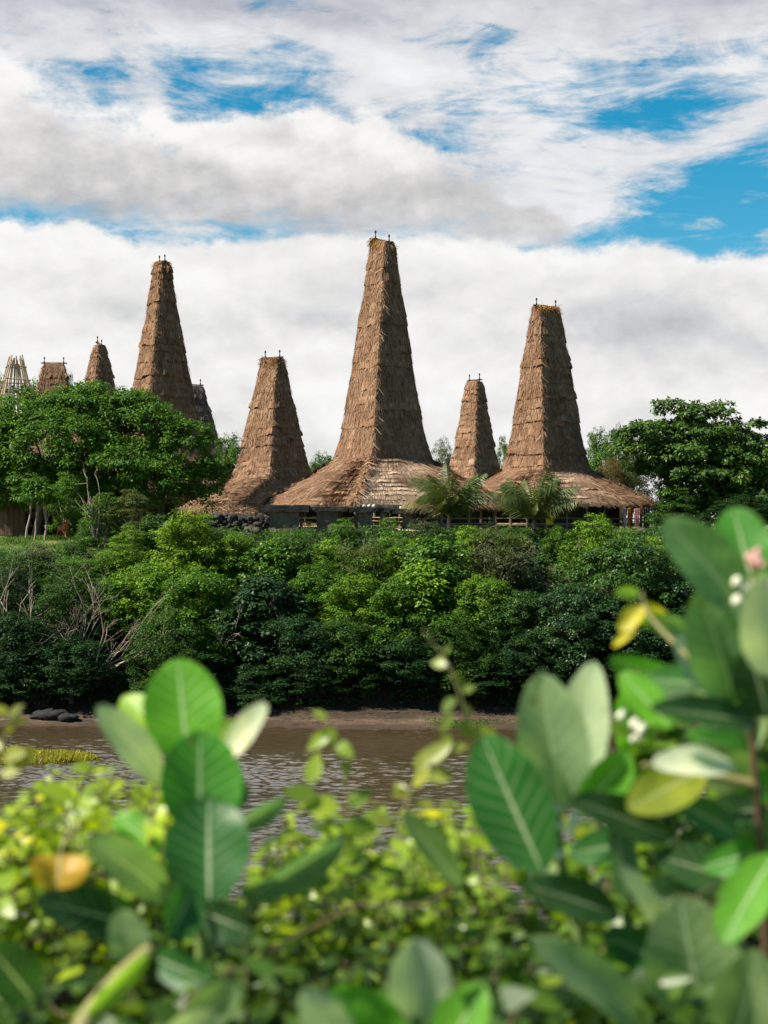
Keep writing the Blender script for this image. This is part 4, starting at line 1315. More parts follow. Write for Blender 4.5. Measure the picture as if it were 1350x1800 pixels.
def tomb(label, px0, px1, py0, py1, d, legs, seed, rz=0.03):
    g = np.random.default_rng(seed)
    cx = X((px0 + px1) / 2, d); zg = float(ground(cx, d))
    root = thing('stone_tomb', (cx, d, 0), label, 'stone tomb', 'megalithic stone tombs before the largest house', rz)
    m = MB(); stone_slab(m, (px1 - px0) / F * d, 1.5, (py1 - py0) / F * d, [0, 0, Z((py0 + py1) / 2, d)], g)
    m.build('capstone', [M['slab_stone']], root)
    zt = Z(py1, d) + .02
    for (lx0, lx1) in legs:
        a, b = X(lx0, d) - cx, X(lx1, d) - cx
        m = MB(); n = 7
        zz = np.linspace(zg - .3, zt, n)
        sec = np.array([[a, -.5], [(a + b) / 2, -.56], [b, -.5], [b, .4], [(a + b) / 2, .45], [a, .4]])
        p = np.array([[[q[0], q[1], z] for q in sec] for z in zz]) + g.normal(0, .03, (n, 6, 3))
        m.grid(p, g.uniform(.35, .65), close=True); m.build('leg', [M['tomb_stone']], root)


tomb('longest black capped stone tomb at the left end of the row', 459, 543, 888, 900, 86.0, [(475, 526)], 1)
tomb('stone tomb with a broad grey side wall, second from the left', 545, 612, 891, 899, 86.2, [(558, 596)], 2, -.02)
tomb('stone tomb with white stones on its cap, third from the left', 614, 685, 892, 901, 86.0, [(630, 654), (668, 680)], 3)
tomb('short stone tomb beside the left palm, at the right end of the row', 689, 746, 895, 903, 86.1, [(707, 725)], 4, .02)
for px, d, lab in [(640, 86.0, 'white stone at the left on the third tomb cap'), (649, 85.8, 'white stone in the middle on the third tomb cap'), (657, 86.1, 'white stone at the right on the third tomb cap'),
                   (705, 86.0, 'white stone at the left on the short tomb cap'), (727, 86.2, 'white stone at the right on the short tomb cap')]:
    m = MB(); rock(m, [0, 0, 0], [.11, .10, .08], rng, .6)
    o = m.build('white_stone', [M['white_stone']], None, (X(px, d), d, Z(892 if px < 680 else 895, d) + .09), True); tag(o, lab, 'stone', 'white stones on the tombs')


def fence(label, px0, px1, pyt, pyb, d, rails, seed):
    g = np.random.default_rng(seed); x0, x1 = X(px0, d), X(px1, d); zg = float(ground((x0 + x1) / 2, d))
    root = thing('bamboo_fence', ((x0 + x1) / 2, d, 0), label, 'fence', 'bamboo fences between the tombs'); w = (x1 - x0) / 2
    for sx in (-w, w):
        m = MB(); m.tube(pole_pts([sx, 0, zg - .3], [sx + g.normal(0, .05), 0, Z(pyt, d)], 4, .02), .085, n=7, rnd=.6); m.build('post', [M['wood']], root)
    for k in range(rails):
        z = Z(pyb, d) + (Z(pyt, d) - Z(pyb, d)) * (k + .6) / (rails + 1.2)
        m = MB(); m.tube(pole_pts([-w - .15, -.08, z + g.normal(0, .04)], [w + .15, -.08, z + g.normal(0, .05)], 5, .02), .045, n=6, rnd=g.uniform(.6, 1)); m.build('rail', [M['bamboo']], root)


fence('bamboo rail gate between the two left tombs', 529, 558, 897, 932, 86.6, 3, 1)
fence('bamboo rails between the third and the short tomb', 658, 704, 899, 928, 87.2, 3, 2)
fence('low bamboo fence behind the second tomb', 597, 628, 899, 925, 87.0, 2, 3)


def stone_wall():
    g = np.random.default_rng(4); m = MB(); d = 87.0
    for _ in range(330):
        px = g.uniform(368, 492); t = g.random()
        top = 905 + max(0, (px - 460) * .35)
        py = top + (934 - top) * t
        s = g.uniform(.10, .22)
        rock(m, [X(px, d) - X(430, d), g.uniform(-.25, .25), Z(py, d)], [s * g.uniform(.8, 1.5), s, s * g.uniform(.7, 1)], g, g.uniform(.2, .7))
    m.box([0, .25, 9.75], [4.0, .4, 1.0], 0, .05)
    o = m.build('stone_wall', [M['basalt']], None, (X(430, d), d, 0)); tag(o, 'low dry stone wall of dark lava boulders left of the tombs', 'wall')


stone_wall()


def straw_heap():
    g = np.random.default_rng(6); d = 88.6
    px0, px1 = 358, 478; cx = X(418, d); w = (px1 - px0) / F * d / 2; zg = 9.4; h = Z(897, d) - zg
    u = np.linspace(0, 1, 14); a = np.linspace(0, 2 * np.pi, 40, endpoint=False)
    r = np.cos(u * np.pi / 2) ** .55
    p = np.stack([np.cos(a)[None] * r[:, None] * w, np.sin(a)[None] * r[:, None] * 1.1, zg - .2 + (u[:, None] * (h + .2)) + 0 * a[None]], -1) + g.normal(0, .05, (14, 40, 3))
    m = MB(); m.grid(p, .35 + g.normal(0, .1, (14, 40)), close=True)
    n = 4000; ii = g.integers(0, 14, n); jj = g.integers(0, 40, n); b = p[ii, jj] + g.normal(0, .08, (n, 3))
    dv = unit(g.normal(0, 1, (n, 3)) * [1, .6, .35]); wv = unit(np.cross(dv, [0, -1, .3])) * g.uniform(.01, .025, n)[:, None]
    e = b + dv * g.uniform(.25, .6, n)[:, None]
    m.quads(np.stack([b - wv, b + wv, e + wv * .4, e - wv * .4], 1), g.normal(.42, .18, n))
    o = m.build('straw_heap', [M['thatch']], None, (cx, d, 0)); tag(o, 'brown mound of old thatch straw behind the stone wall', 'straw heap')


straw_heap()


def stilt_house():
    d = 97.5; g = np.random.default_rng(8); x0, x1 = X(-40, d), X(245, d); cx = (x0 + x1) / 2
    root = thing('stilt_house', (cx, d, 0), 'wooden stilt house in the shade under the big round tree', 'house'); w = (x1 - x0) / 2
    zg = 9.1; zd = Z(905, d)
    for xx in np.linspace(-w + .3, w - .3, 9):
        for yy in (0, 2.4):
            m = MB(); m.tube(pole_pts([xx, yy, zg - .3], [xx + g.normal(0, .08), yy, 13.4], 4, .03), g.uniform(.09, .15), n=7, rnd=g.uniform(.3, .8)); m.build('post', [M['wood']], root)
    m = MB(); m.box([0, 1.4, zd], [2 * w, 3.4, .12], 0, .3); m.build('floor_deck', [M['plank']], root)
    m = MB()
    for yy, zz, r in ((-.12, zd - .12, .09), (-.10, zd + .14, .05), (-.12, 13.0, .09), (-.1, zd - .75, .07)):
        m.tube(pole_pts([-w, yy, zz], [w, yy, zz + g.normal(0, .1)], 7, .04), r, n=6, rnd=g.uniform(.5, .9))
    m.build('beam', [M['wood']], root)
    m = MB()
    for xx in np.arange(-w, w, .24):
        if g.random() < .82: m.box([xx, 2.6 + g.normal(0, .03), 11.7 + g.normal(0, .06)], [g.uniform(.12, .2), .05, 3.2], 0, g.uniform(.1, .9), .01)
    m.build('plank_wall', [M['plank']], root)
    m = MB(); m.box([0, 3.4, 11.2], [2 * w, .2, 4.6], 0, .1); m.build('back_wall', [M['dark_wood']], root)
    m = MB(); 
    for xx in np.arange(-w - .3, w + .3, .22):
        m.tube(pole_pts([xx, -.7, 12.9], [xx, 3.2, 14.6], 3, .02), .07, n=5, rnd=g.uniform(.2, .8))
    m.box([0, 1.3, 13.95], [2 * w + .8, 4.4, .10], 0, .3)
    m.build('roof', [M['thatch']], root)
    m = MB()
    for k in range(16):
        xx = X(2 + k * 3.1, d) - cx
        m.box([xx, -.9, Z(910, d)], [.115, .05, (948 - 872) / F * d], 0, .35 + .3 * (k % 3) / 3 + (.25 if k < 6 else 0), .008)
    m.build('plank_screen', [M['plank']], root)
    m = MB()
    for xx in np.arange(-w, w, .35):
        rock(m, [xx, 1.6 + g.normal(0, .2), zg + .25 + g.uniform(0, .5)], [.3, .3, .28], g, g.uniform(.1, .5))
    m.build('footing_stones', [M['basalt']], root)


stilt_house()


def horse():
    d = 88.8; x = X(111, d); z = float(ground(x, d))
    root = thing('horse', (x, d, z), 'small chestnut horse standing in front of the stilt house', 'horse', None, R(-52))
    # +x is forward; withers at 0.92 m
    nodes = {'pelvis': (-.42, 0, .84, .17), 'rump': (-.56, 0, .82, .13), 'belly': (-.1, 0, .76, .185), 'chest': (.25, 0, .78, .175), 'shoulder': (.38, 0, .84, .14),
             'neck': (.52, 0, 1.02, .095), 'poll': (.66, .03, 1.20, .07), 'face': (.76, .05, 1.13, .062), 'nose': (.90, .07, 1.0, .045), 'lip': (.94, .075, .965, .036)}
    edges = [('pelvis', 'rump'), ('pelvis', 'belly'), ('belly', 'chest'), ('chest', 'shoulder'), ('shoulder', 'neck'), ('neck', 'poll'), ('poll', 'face'), ('face', 'nose'), ('nose', 'lip')]
    for s, sg in (('l', 1), ('r', -1)):
        st = .05 * sg
        for nm, v in (('stifle', (-.42, .10 * sg, .60, .10)), ('hock', (-.58 + st, .10 * sg, .36, .045)), ('hcannon', (-.55 + st, .10 * sg, .12, .030)), ('hhoof', (-.52 + st, .10 * sg, .02, .042))):
            nodes[nm + s] = v
        for nm, v in (('elbow', (.30, .10 * sg, .56, .075)), ('knee', (.32 - st, .10 * sg, .32, .043)), ('fcannon', (.31 - st, .10 * sg, .12, .029)), ('fhoof', (.33 - st, .10 * sg, .02, .042))):
            nodes[nm + s] = v
        edges += [('pelvis', 'stifle' + s), ('stifle' + s, 'hock' + s), ('hock' + s, 'hcannon' + s), ('hcannon' + s, 'hhoof' + s), ('chest', 'elbow' + s), ('elbow' + s, 'knee' + s), ('knee' + s, 'fcannon' + s), ('fcannon' + s, 'fhoof' + s)]
        nodes['ear' + s] = (.655, .03 + .05 * sg, 1.31, .012); edges.append(('poll', 'ear' + s))
    ks = list(nodes); me = bpy.data.meshes.new('horse_body')
    me.from_pydata([nodes[k][:3] for k in ks], [(ks.index(a), ks.index(b)) for a, b in edges], [])
    o = link('body', me, root); me.materials.append(M['horse_coat'])
    sk = o.modifiers.new('skin', 'SKIN')
    for i, k in enumerate(ks):
        me.skin_vertices[0].data[i].radius = (nodes[k][3],) * 2
    me.skin_vertices[0].data[0].use_root = True
    sk.use_smooth_shade = True
    o.modifiers.new('sub', 'SUBSURF').render_levels = 2
    g = np.random.default_rng(2)
    m = MB(); t = g.random(260)[:, None]; b = np.array([.40, 0, .97]) * (1 - t) + np.array([.64, .03, 1.27]) * t + g.normal(0, .015, (260, 3))
    e = b + np.array([-.05, .0, -.10]) + g.normal(0, .05, (260, 3)); wv = np.array([.012, 0, .008])
    m.quads(np.stack([b - wv, b + wv, e + wv, e - wv], 1), .5); m.build('mane', [M['horse_hair']], root)
    m = MB(); m.tube([[-.66, 0, .88], [-.74, 0, .78], [-.76, 0, .55], [-.74, 0, .30]], np.array([.03, .05, .06, .02]), n=7, rnd=.5); m.build('tail', [M['horse_hair']], root, None, True)
    m = MB(); rock(m, [.955, .077, .96], [.035, .04, .04], g, .5); m.build('muzzle', [M['muzzle']], root, None, True)


horse()
m = MB(); a = P(82, 916, 88.4); b = P(108, 926, 88.7)
u = np.linspace(0, 1, 8)[:, None]; m.tube(a + (b - a) * u - np.array([0, 0, .12]) * np.sin(u * np.pi), .012, n=5, rnd=.5)
tag(m.build('tether_rope', [M['wood']]), 'thin rope tied from a young tree to the horse', 'rope')

# cloths hung under the eaves of the right house
mat_cloth('cloth_purple', (.07, .05, .10), (.16, .12, .20), 3); mat_cloth('cloth_orange', (.30, .08, .015), (.42, .14, .03), 3)
mat_cloth('cloth_pink', (.50, .14, .17), (.62, .30, .30), 5); mat_cloth('cloth_black', (.012, .012, .016), (.03, .03, .04), 3)
mat_cloth('cloth_brown', (.16, .05, .02), (.25, .10, .05), 4); mat_cloth('cloth_yellow', (.55, .30, .01), (.70, .42, .03), 4)
for px, w, py0, py1, mt, lab in [(1098, 6, 893, 925, 'cloth_purple', 'purple grey cloth hanging leftmost in the row of cloths'), (1106, 6, 893, 928, 'cloth_orange', 'orange cloth hanging left of a house post'),
                                 (1119, 8, 894, 926, 'cloth_pink', 'pink cloth hanging between the post and the brown cloth'), (1127, 5, 892, 920, 'cloth_brown', 'brown orange cloth hanging beside the pink one'),
                                 (1136, 10, 893, 934, 'cloth_black', 'long black cloth hanging nearest the corner post'), (966, 12, 904, 922, 'cloth_yellow', 'yellow cloth hanging behind the right palm')]:
    d = 101.8 if px > 1000 else 99.9
    d = 104.2 + (px - 1119) * .02 if px > 1000 else 98.6
    W = w / F * d; hh = (py1 - py0) / F * d
    u = np.linspace(-.5, .5, 13); v = np.linspace(0, 1, 9)
    p = np.stack([u[None] * W * (1 + .1 * v[:, None]), .05 * np.sin(u[None] * 19 + v[:, None] * 1.5), -v[:, None] * hh + 0 * u[None]], -1)
    m = MB(); m.grid(p, .5)
    o = m.build('hanging_cloth', [M[mt]], None, (X(px, d), d, Z(py0, d)), True); tag(o, lab, 'cloth', 'cloths hung under the eaves' if px > 1000 else None)

# bamboo lying on the ground, boulders, driftwood
for i, (a, b, d, lab) in enumerate([((700, 932), (765, 938), 85.0, 'pale bamboo pole lying on the grass left of the left palm'), ((712, 941), (770, 937), 84.8, 'bamboo pole lying just below the others left of the palm'),
                                    ((676, 928), (740, 934), 85.3, 'bamboo pole lying highest on the grass before the short tomb')]):
    m = MB(); m.tube(pole_pts(P(*a, d), P(*b, d - .3), 5, .03), .05, n=6, rnd=.85)
    tag(m.build('bamboo_pole', [M['bamboo']]), lab, 'bamboo pole', 'bamboo poles lying on the grass')
for px, py, d, s, lab in [(92, 1278, 71.3, (.95, .6, .34), 'dark boulder at the water edge of the left beach'), (118, 1283, 70.9, (.5, .4, .28), 'small dark rock right of the boulder on the left beach'),
                          (545, 1250, 73.6, (.7, .5, .35), 'dark rock at the back of the beach under the trees'), (470, 1247, 74.0, (.5, .4, .3), 'dark rock in the shade at the left of the beach'),
                          (86, 963, 83.5, (.30, .25, .2), 'pale tan rock on the grassy ledge near the horse'), (1127, 938, 85.4, (.45, .35, .3), 'brown rock under the hanging cloths'),
                          (440, 958, 83.9, (.5, .4, .55), 'grey pointed rock between the bushes below the wall')]:
    m = MB(); rock(m, [0, 0, 0], s, rng, .3); [rock(m, [s[0] * rng.uniform(-.8, .8), s[1] * rng.uniform(-.6, .3), s[2] * rng.uniform(-.2, .5)], [q_ * rng.uniform(.3, .55) for q_ in s], rng, .3) for _ in range(5)]
    tag(m.build('rock', [M['tomb_stone' if px in (86, 1127, 440) else 'slab_stone']], None, (X(px, d), d, max(float(ground(X(px, d), d)), -.1) + s[2] * .35), True), lab, 'rock')
for a, b, d, r, lab in [((170, 1195), (262, 1140), 73.6, .07, 'long bare log leaning over the left beach'), ((150, 1180), (250, 1150), 73.9, .05, 'thin bare log leaning behind the longer one'),
                        ((440, 1258), (520, 1254), 73.0, .06, 'driftwood branch lying on the shaded sand'), ((180, 1262), (250, 1255), 73.2, .07, 'driftwood branch lying on the left beach')]:
    m = MB(); m.tube(pole_pts(P(*a, d), P(*b, d - .4), 7, .10), np.linspace(r, r * .5, 7), n=7, rnd=.75)
    tag(m.build('driftwood', [M['pale_bark']], None, None, True), lab, 'driftwood')


def wrack():
    g = np.random.default_rng(12); m = MB(); n = 420
    x = g.uniform(-28, 22, n); y = 70.6 + .8 * np.sin(x * .21) + g.choice([0, .9, 1.8, 2.4], n) + g.normal(0, .12, n); z = ground(x, y) + .02
    a = g.uniform(-.35, .35, n); l = g.uniform(.1, .55, n); b = np.stack([x, y, z], 1); dv = np.stack([np.cos(a), np.sin(a), 0 * a + .05], 1); wv = np.array([0, .04, .03])
    e = b + dv * l[:, None]; m.quads(np.stack([b - wv, b + wv, e + wv, e - wv], 1), g.uniform(.2, .6, n))
    tag(m.build('beach_litter', [M['dark_wood']]), 'dark lines of washed up twigs on the sand', None, None, 'stuff')


wrack()
# ------------------------------------------------------------------ the near plants
LEAFC = {'green': (0.055, 0.225, 0.022), 'bright': (0.115, 0.34, 0.02), 'dark': (0.022, 0.078, 0.018), 'deep': (0.028, 0.135, 0.022), 'pale': (0.44, 0.50, 0.37), 'white': (0.72, 0.74, 0.55), 'greygreen': (0.23, 0.33, 0.14),
         'blue': (0.07, 0.15, 0.085), 'lime': (0.27, 0.44, 0.03), 'olive': (0.26, 0.30, 0.03), 'orange': (0.60, 0.33, 0.02), 'yellow': (0.62, 0.52, 0.04), 'veined': (0.15, 0.29, 0.11), 'sagepale': (0.24, 0.33, 0.185), 'cream': (0.36, 0.44, 0.28)}  # pale and white hold surface glare as well as waxy bloom


def bigleaf(parent, base, tip, wpx, col, roll=0.0, cup=0.16, bend=0.10, name='leaf', label=None, rough=0.02, shape=(.66, .64)):
    b, t = P(*base), P(*tip)
    a = t - b; L = np.linalg.norm(a); a /= L
    mid_ = (b + t) / 2; v = np.array([0, 0, EYE]) - mid_; v /= np.linalg.norm(v)
    n = v - (v @ a) * a; n /= np.linalg.norm(n); s = np.cross(a, n)
    n, s = n * math.cos(roll) + s * math.sin(roll), s * math.cos(roll) - n * math.sin(roll)
    w = wpx / F * (base[2] + tip[2]) / 2 / max(.35, abs(math.cos(roll)))
    u = np.linspace(0, 1, 23)[:, None]; q = np.linspace(-1, 1, 13)[None]
    pw = (u ** shape[0]) * (1 - u) ** shape[1]; pw = pw / pw.max() * .5 + 0.012 * (1 - u)
    ph = rng.uniform(0, 6)
    off = w * cup * np.abs(q) ** 1.6 * np.sin(np.pi * u) - L * bend * (u ** 2) + L * bend * .5 * u + w * rough * np.sin(u * 13 + ph + q * 2) * np.abs(q) \
        - w * 0.012 * np.abs(np.sin((u * 8.5 - np.abs(q) ** .8 * 2) * np.pi)) * (1 - np.abs(q) * .4)
    pts = b + a * (L * u)[..., None] + s * (w * pw * q)[..., None] + n * off[..., None]
    m = MB(); m.grid(pts, .5, uv=np.stack([u + 0 * q, q + 0 * u], -1))
    k = rng.uniform(.9, 1.1)
    o = m.build(name, [M['veined_leaf']], parent, None, True, tuple(c * k for c in LEAFC[col]))
    if label: o['label'] = label
    return o


def stem(parent, pts, r0, r1, mat='green_stem', name='stem'):
    pp = np.array([P(*p) for p in pts])
    t = np.linspace(0, 1, len(pp)); tt = np.linspace(0, 1, len(pp) * 4)
    q = np.stack([np.interp(tt, t, pp[:, i]) for i in range(3)], 1)
    for _ in range(3): q[1:-1] = (q[:-2] + 2 * q[1:-1] + q[2:]) / 4
    m = MB(); m.tube(q, r0, r1, n=8, rnd=.5)
    return m.build(name, [M[mat]], parent, None, True)


def plant(label, px, d, cat='shrub', name='broad_leaf_shrub', group=None):
    x = X(px, d)
    return thing(name, (0, 0, 0), label, cat, group)


# left plant
p = plant('upright broad leaved shrub at left with three stacked big green leaves', 350, 2.1)
stem(p, [(355, 1900, 2.15), (358, 1720, 2.12), (352, 1560, 2.1), (345, 1420, 2.1), (330, 1310, 2.12)], .013, .006)
LEFT = [((332, 1345, 2.12), (312, 1155, 2.16), 136, 'bright', 0, .12, .08), ((352, 1475, 2.06), (352, 1282, 2.10), 142, 'green', .15, .14, .06), ((368, 1590, 2.0), (366, 1398, 2.06), 148, 'deep', -.15, .18, .08),
        ((288, 1375, 2.12), (175, 1240, 2.05), 62, 'pale', .5, .1, .1), ((392, 1330, 2.12), (482, 1238, 2.02), 46, 'white', -.6, .2, -.14), ((395, 1462, 2.1), (500, 1408, 2.02), 34, 'blue', .9, .2, .1),
        ((430, 1585, 2.05), (608, 1468, 1.96), 52, 'blue', .8, .25, -.05), ((300, 1580, 2.08), (158, 1470, 1.98), 74, 'greygreen', .4, .12, .1), ((255, 1632, 2.05), (70, 1580, 1.95), 84, 'dark', .3, .15, .12),
        ((290, 1285, 2.2), (212, 1222, 2.25), 58, 'lime', .2, .1, .1), ((310, 1520, 2.15), (200, 1430, 2.2), 66, 'bright', .3, .15, .1), ((372, 1330, 2.2), (408, 1262, 2.25), 52, 'lime', 0, .1, .1),
        ((400, 1420, 2.16), (432, 1370, 2.2), 46, 'dark', .3, .1, .1), ((350, 1600, 2.0), (440, 1640, 1.95), 70, 'dark', .4, .15, .1), ((340, 1560, 2.0), (300, 1650, 1.92), 70, 'deep', -.4, .15, .1)]
for b, t, w, c, r, cu, be in LEFT:
    bigleaf(p, b, t, w, c, r, cu, be, label={'white': 'pale whitish leaf pointing up right', 'pale': 'pale grey leaf pointing up left', 'lime': 'yellow green small leaf', 'dark': 'dark green leaf'}.get(c))

# bottom plants
p = plant('broad leaved plant at the bottom centre with a whitish upright leaf', 700, 1.75)
stem(p, [(705, 2050, 1.78), (710, 1900, 1.75), (735, 1790, 1.74)], .012, .007)
for b, t, w, c, r, cu, be in [((738, 1815, 1.75), (728, 1650, 1.74), 112, 'pale', .3, .15, .08), ((680, 1900, 1.72), (585, 1738, 1.70), 150, 'bright', .2, .15, .08), ((770, 1870, 1.72), (850, 1730, 1.72), 92, 'bright', -.3, .15, .1),
                              ((620, 1880, 1.7), (533, 1742, 1.66), 78, 'pale', .4, .12, .1), ((700, 1890, 1.68), (690, 1790, 1.66), 90, 'bright', 0, .1, .1)]:
    bigleaf(p, b, t, w, c, r, cu, be, label='whitish waxy leaf' if c == 'pale' else None)
p = plant('low broad leaved plant with a thick lime green stalk at the bottom left', 200, 1.8)
stem(p, [(110, 1900, 1.72), (150, 1790, 1.75), (215, 1715, 1.8), (262, 1672, 1.85)], .016, .010, 'vine_stem').color = (1, 1, 1, 1)
for b, t, w, c, r, cu, be in [((240, 1700, 1.85), (212, 1600, 1.85), 72, 'greygreen', .1, .1, .1), ((265, 1680, 1.85), (390, 1735, 1.78), 62, 'deep', .3, .2, .1), ((150, 1790, 1.75), (262, 1678, 1.72), 34, 'lime', .5, .2, .05),
                              ((60, 1760, 1.8), (-20, 1660, 1.75), 90, 'dark', .2, .15, .1), ((330, 1800, 1.75), (420, 1730, 1.72), 70, 'greygreen', .3, .12, .1), ((300, 1850, 1.65), (370, 1780, 1.6), 80, 'pale', .4, .1, .1)]:
    bigleaf(p, b, t, w, c, r, cu, be)

# right shrub
p = plant('tall broad leaved shrub at right with pale veined leaves and pink buds', 1250, 2.0)
stem(p, [(1345, 2000, 2.05), (1350, 1700, 2.05), (1335, 1450, 2.03), (1318, 1250, 2.0), (1322, 1080, 2.0), (1325, 1010, 2.0)], .0075, .004, 'brown_stem')
stem(p, [(1060, 1900, 2.1), (1020, 1650, 2.1), (985, 1520, 2.1), (980, 1420, 2.1)], .011, .006)
stem(p, [(1230, 1950, 1.95), (1225, 1780, 1.95), (1170, 1640, 1.98), (1110, 1530, 2.0)], .012, .006)
stem(p, [(1330, 1380, 2.02), (1240, 1360, 2.02), (1130, 1345, 2.0)], .008, .004, 'vine_stem')
RIGHT = [((1312, 1075, 1.98), (1172, 912, 1.94), 98, 'veined', .4, .2, .1), ((1325, 1035, 2.06), (1288, 888, 2.10), 96, 'green', .1, .12, .08), ((1292, 1230, 2.0), (1232, 1040, 1.96), 122, 'veined', .25, .2, .1),
         ((1300, 1235, 2.02), (1262, 1070, 1.99), 92, 'green', -.1, .15, .1),
         ((1352, 1190, 1.92), (1345, 1010, 1.88), 100, 'white', .3, .12, .1), ((1275, 1235, 2.08), (1190, 1115, 2.12), 60, 'blue', .2, .12, .1), ((1350, 1262, 1.98), (1318, 1140, 1.96), 98, 'dark', .1, .15, .1),
         ((955, 1535, 2.02), (845, 1290, 2.06), 138, 'deep', -.1, .14, .06), ((992, 1432, 2.12), (950, 1183, 2.10), 124, 'sagepale', .1, .16, .05), ((1016, 1410, 2.18), (1042, 1162, 2.16), 92, 'cream', -.35, .2, .05),
         ((1015, 1432, 2.1), (1112, 1322, 2.12), 72, 'bright', .2, .14, .1), ((1240, 1352, 2.0), (1105, 1420, 1.94), 84, 'olive', .2, .14, .1), ((1292, 1345, 1.98), (1150, 1338, 1.92), 50, 'white', .7, .12, .1),
         ((1335, 1272, 2.0), (1148, 1240, 1.93), 52, 'dark', .6, .2, .1), ((1180, 1472, 2.02), (1010, 1402, 1.96), 66, 'dark', .4, .16, .12), ((1105, 1590, 2.0), (1082, 1448, 1.98), 50, 'blue', .5, .2, .08),
         ((1168, 1650, 1.95), (1095, 1520, 1.9), 36, 'pale', .8, .2, .1), ((1238, 1805, 1.9), (1196, 1575, 1.88), 172, 'greygreen', .15, .14, .1), ((1150, 1815, 1.82), (940, 1645, 1.74), 74, 'greygreen', .6, .2, .1),
         ((1362, 1500, 1.92), (1268, 1655, 1.84), 86, 'bright', .3, .16, .1), ((1290, 1835, 1.8), (1335, 1675, 1.76), 120, 'greygreen', .2, .14, .1), ((1090, 1610, 2.05), (925, 1552, 2.0), 70, 'dark', .4, .2, .1),
         ((812, 1560, 2.05), (712, 1430, 2.0), 50, 'greygreen', .4, .2, .1), ((1275, 1275, 2.04), (1172, 1215, 2.0), 54, 'pale', .4, .15, .1), ((1290, 1210, 2.1), (1130, 1190, 2.14), 60, 'deep', .3, .15, .1),
         ((1180, 1280, 2.1), (1090, 1180, 2.14), 60, 'bright', .2, .15, .1), ((1300, 1470, 2.0), (1180, 1400, 1.96), 56, 'deep', .4, .16, .1), ((1330, 1560, 2.1), (1150, 1500, 2.12), 80, 'dark', .3, .15, .1),
         ((1250, 1620, 2.1), (1120, 1560, 2.1), 80, 'dark', .2, .15, .1), ((1060, 1760, 1.95), (960, 1720, 1.92), 70, 'dark', .3, .15, .1), ((1350, 1420, 2.05), (1220, 1440, 2.02), 60, 'dark', .4, .15, .1),
         ((1340, 1340, 2.1), (1210, 1290, 2.08), 60, 'green', .4, .15, .1), ((1180, 1700, 2.05), (1060, 1640, 2.05), 70, 'deep', .3, .15, .1), ((1120, 1480, 2.15), (1000, 1500, 2.15), 60, 'deep', .3, .15, .1)]
LN = {'cream': 'cream white leaf with strong pale veins', 'sagepale': 'pale grey green leaf with a cream midrib', 'pale': 'pale whitish veined leaf', 'white': 'waxy whitish leaf', 'olive': 'yellowish olive leaf', 'dark': 'dark green leaf'}
for b, t, w, c, r, cu, be in RIGHT:
    bigleaf(p, b, t, w, c, r, cu, be, label=LN.get(c))


g_ = np.random.default_rng(31)
for _ in range(30):                    # the inner leaves of the right shrub
    bx, by, bd = g_.uniform(1110, 1420), g_.uniform(1200, 1800), g_.uniform(2.06, 2.4)
    an = g_.uniform(-2.9, -.25); ln = g_.uniform(95, 190)
    c_ = g_.choice(['bright', 'green', 'green', 'deep', 'lime', 'greygreen', 'bright', 'sagepale', 'dark'])
    bigleaf(p, (bx, by, bd), (bx + ln * math.cos(an), by + ln * .8 * math.sin(an), bd + g_.uniform(-.09, .05)), g_.uniform(42, 95), c_, g_.uniform(-.7, .7), g_.uniform(.1, .25), g_.uniform(.05, .15), label=LN.get(c_))


def buds(parent, c, n, sp, r, mat, name):
    m = MB(); c = P(*c)
    for _ in range(n):
        k = rng.uniform(.7, 1.2) * r
        rock(m, c + rng.normal(0, sp, 3) * [1, .6, 1], [k, k, k * 1.25], np.random.default_rng(3), .5)
    m.build(name, [M[mat]], parent, None, True)


buds(p, (1330, 988, 1.97), 9, .009, .0058, 'bud_pink', 'flower_buds')
buds(p, (1308, 1040, 1.97), 7, .010, .007, 'bud_cream', 'flower_buds')
buds(p, (990, 1448, 2.05), 9, .012, .0055, 'bud_cream', 'flower_buds')
buds(p, (955, 1505, 2.05), 6, .016, .006, 'bud_cream', 'flower_buds')
buds(p, (1112, 1290, 2.1), 8, .012, .006, 'bud_cream', 'flower_buds')

# curled yellow leaves of a climber on the right shrub
p = plant('climber shoot with curled yellow leaves left of the right shrub top', 1110, 2.2, 'climber', 'climber_shoot')
stem(p, [(1215, 1160, 2.1), (1165, 1110, 2.15), (1135, 1075, 2.18), (1128, 1042, 2.2)], .004, .002, 'vine_stem')
for b, t, w, c, r in [((1125, 1048, 2.2), (1084, 1040, 2.16), 20, 'lime', .5), ((1130, 1065, 2.2), (1090, 1108, 2.18), 34, 'yellow', .2), ((1118, 1105, 2.2), (1080, 1132, 2.15), 16, 'yellow', .5), ((1135, 1060, 2.2), (1172, 1085, 2.2), 20, 'yellow', .5),
                      ((1140, 1085, 2.2), (1210, 1110, 2.2), 40, 'veined', .3), ((1150, 1100, 2.2), (1110, 1080, 2.2), 22, 'lime', .3)]:
    bigleaf(p, b, t, w, c, r, .25, .2)

# the dry orange leaf
p = plant('dry orange leaf hanging among the left foreground leaves', 105, 2.0, 'dry leaf', 'dry_leaf')
bigleaf(p, (105, 1502, 2.0), (102, 1562, 1.97), 98, 'orange', 0, .3, .1, 'blade', shape=(.3, .3))
stem(p, [(125, 1462, 2.03), (108, 1490, 2.01), (104, 1520, 2.0)], .003, .002, 'vine_stem')


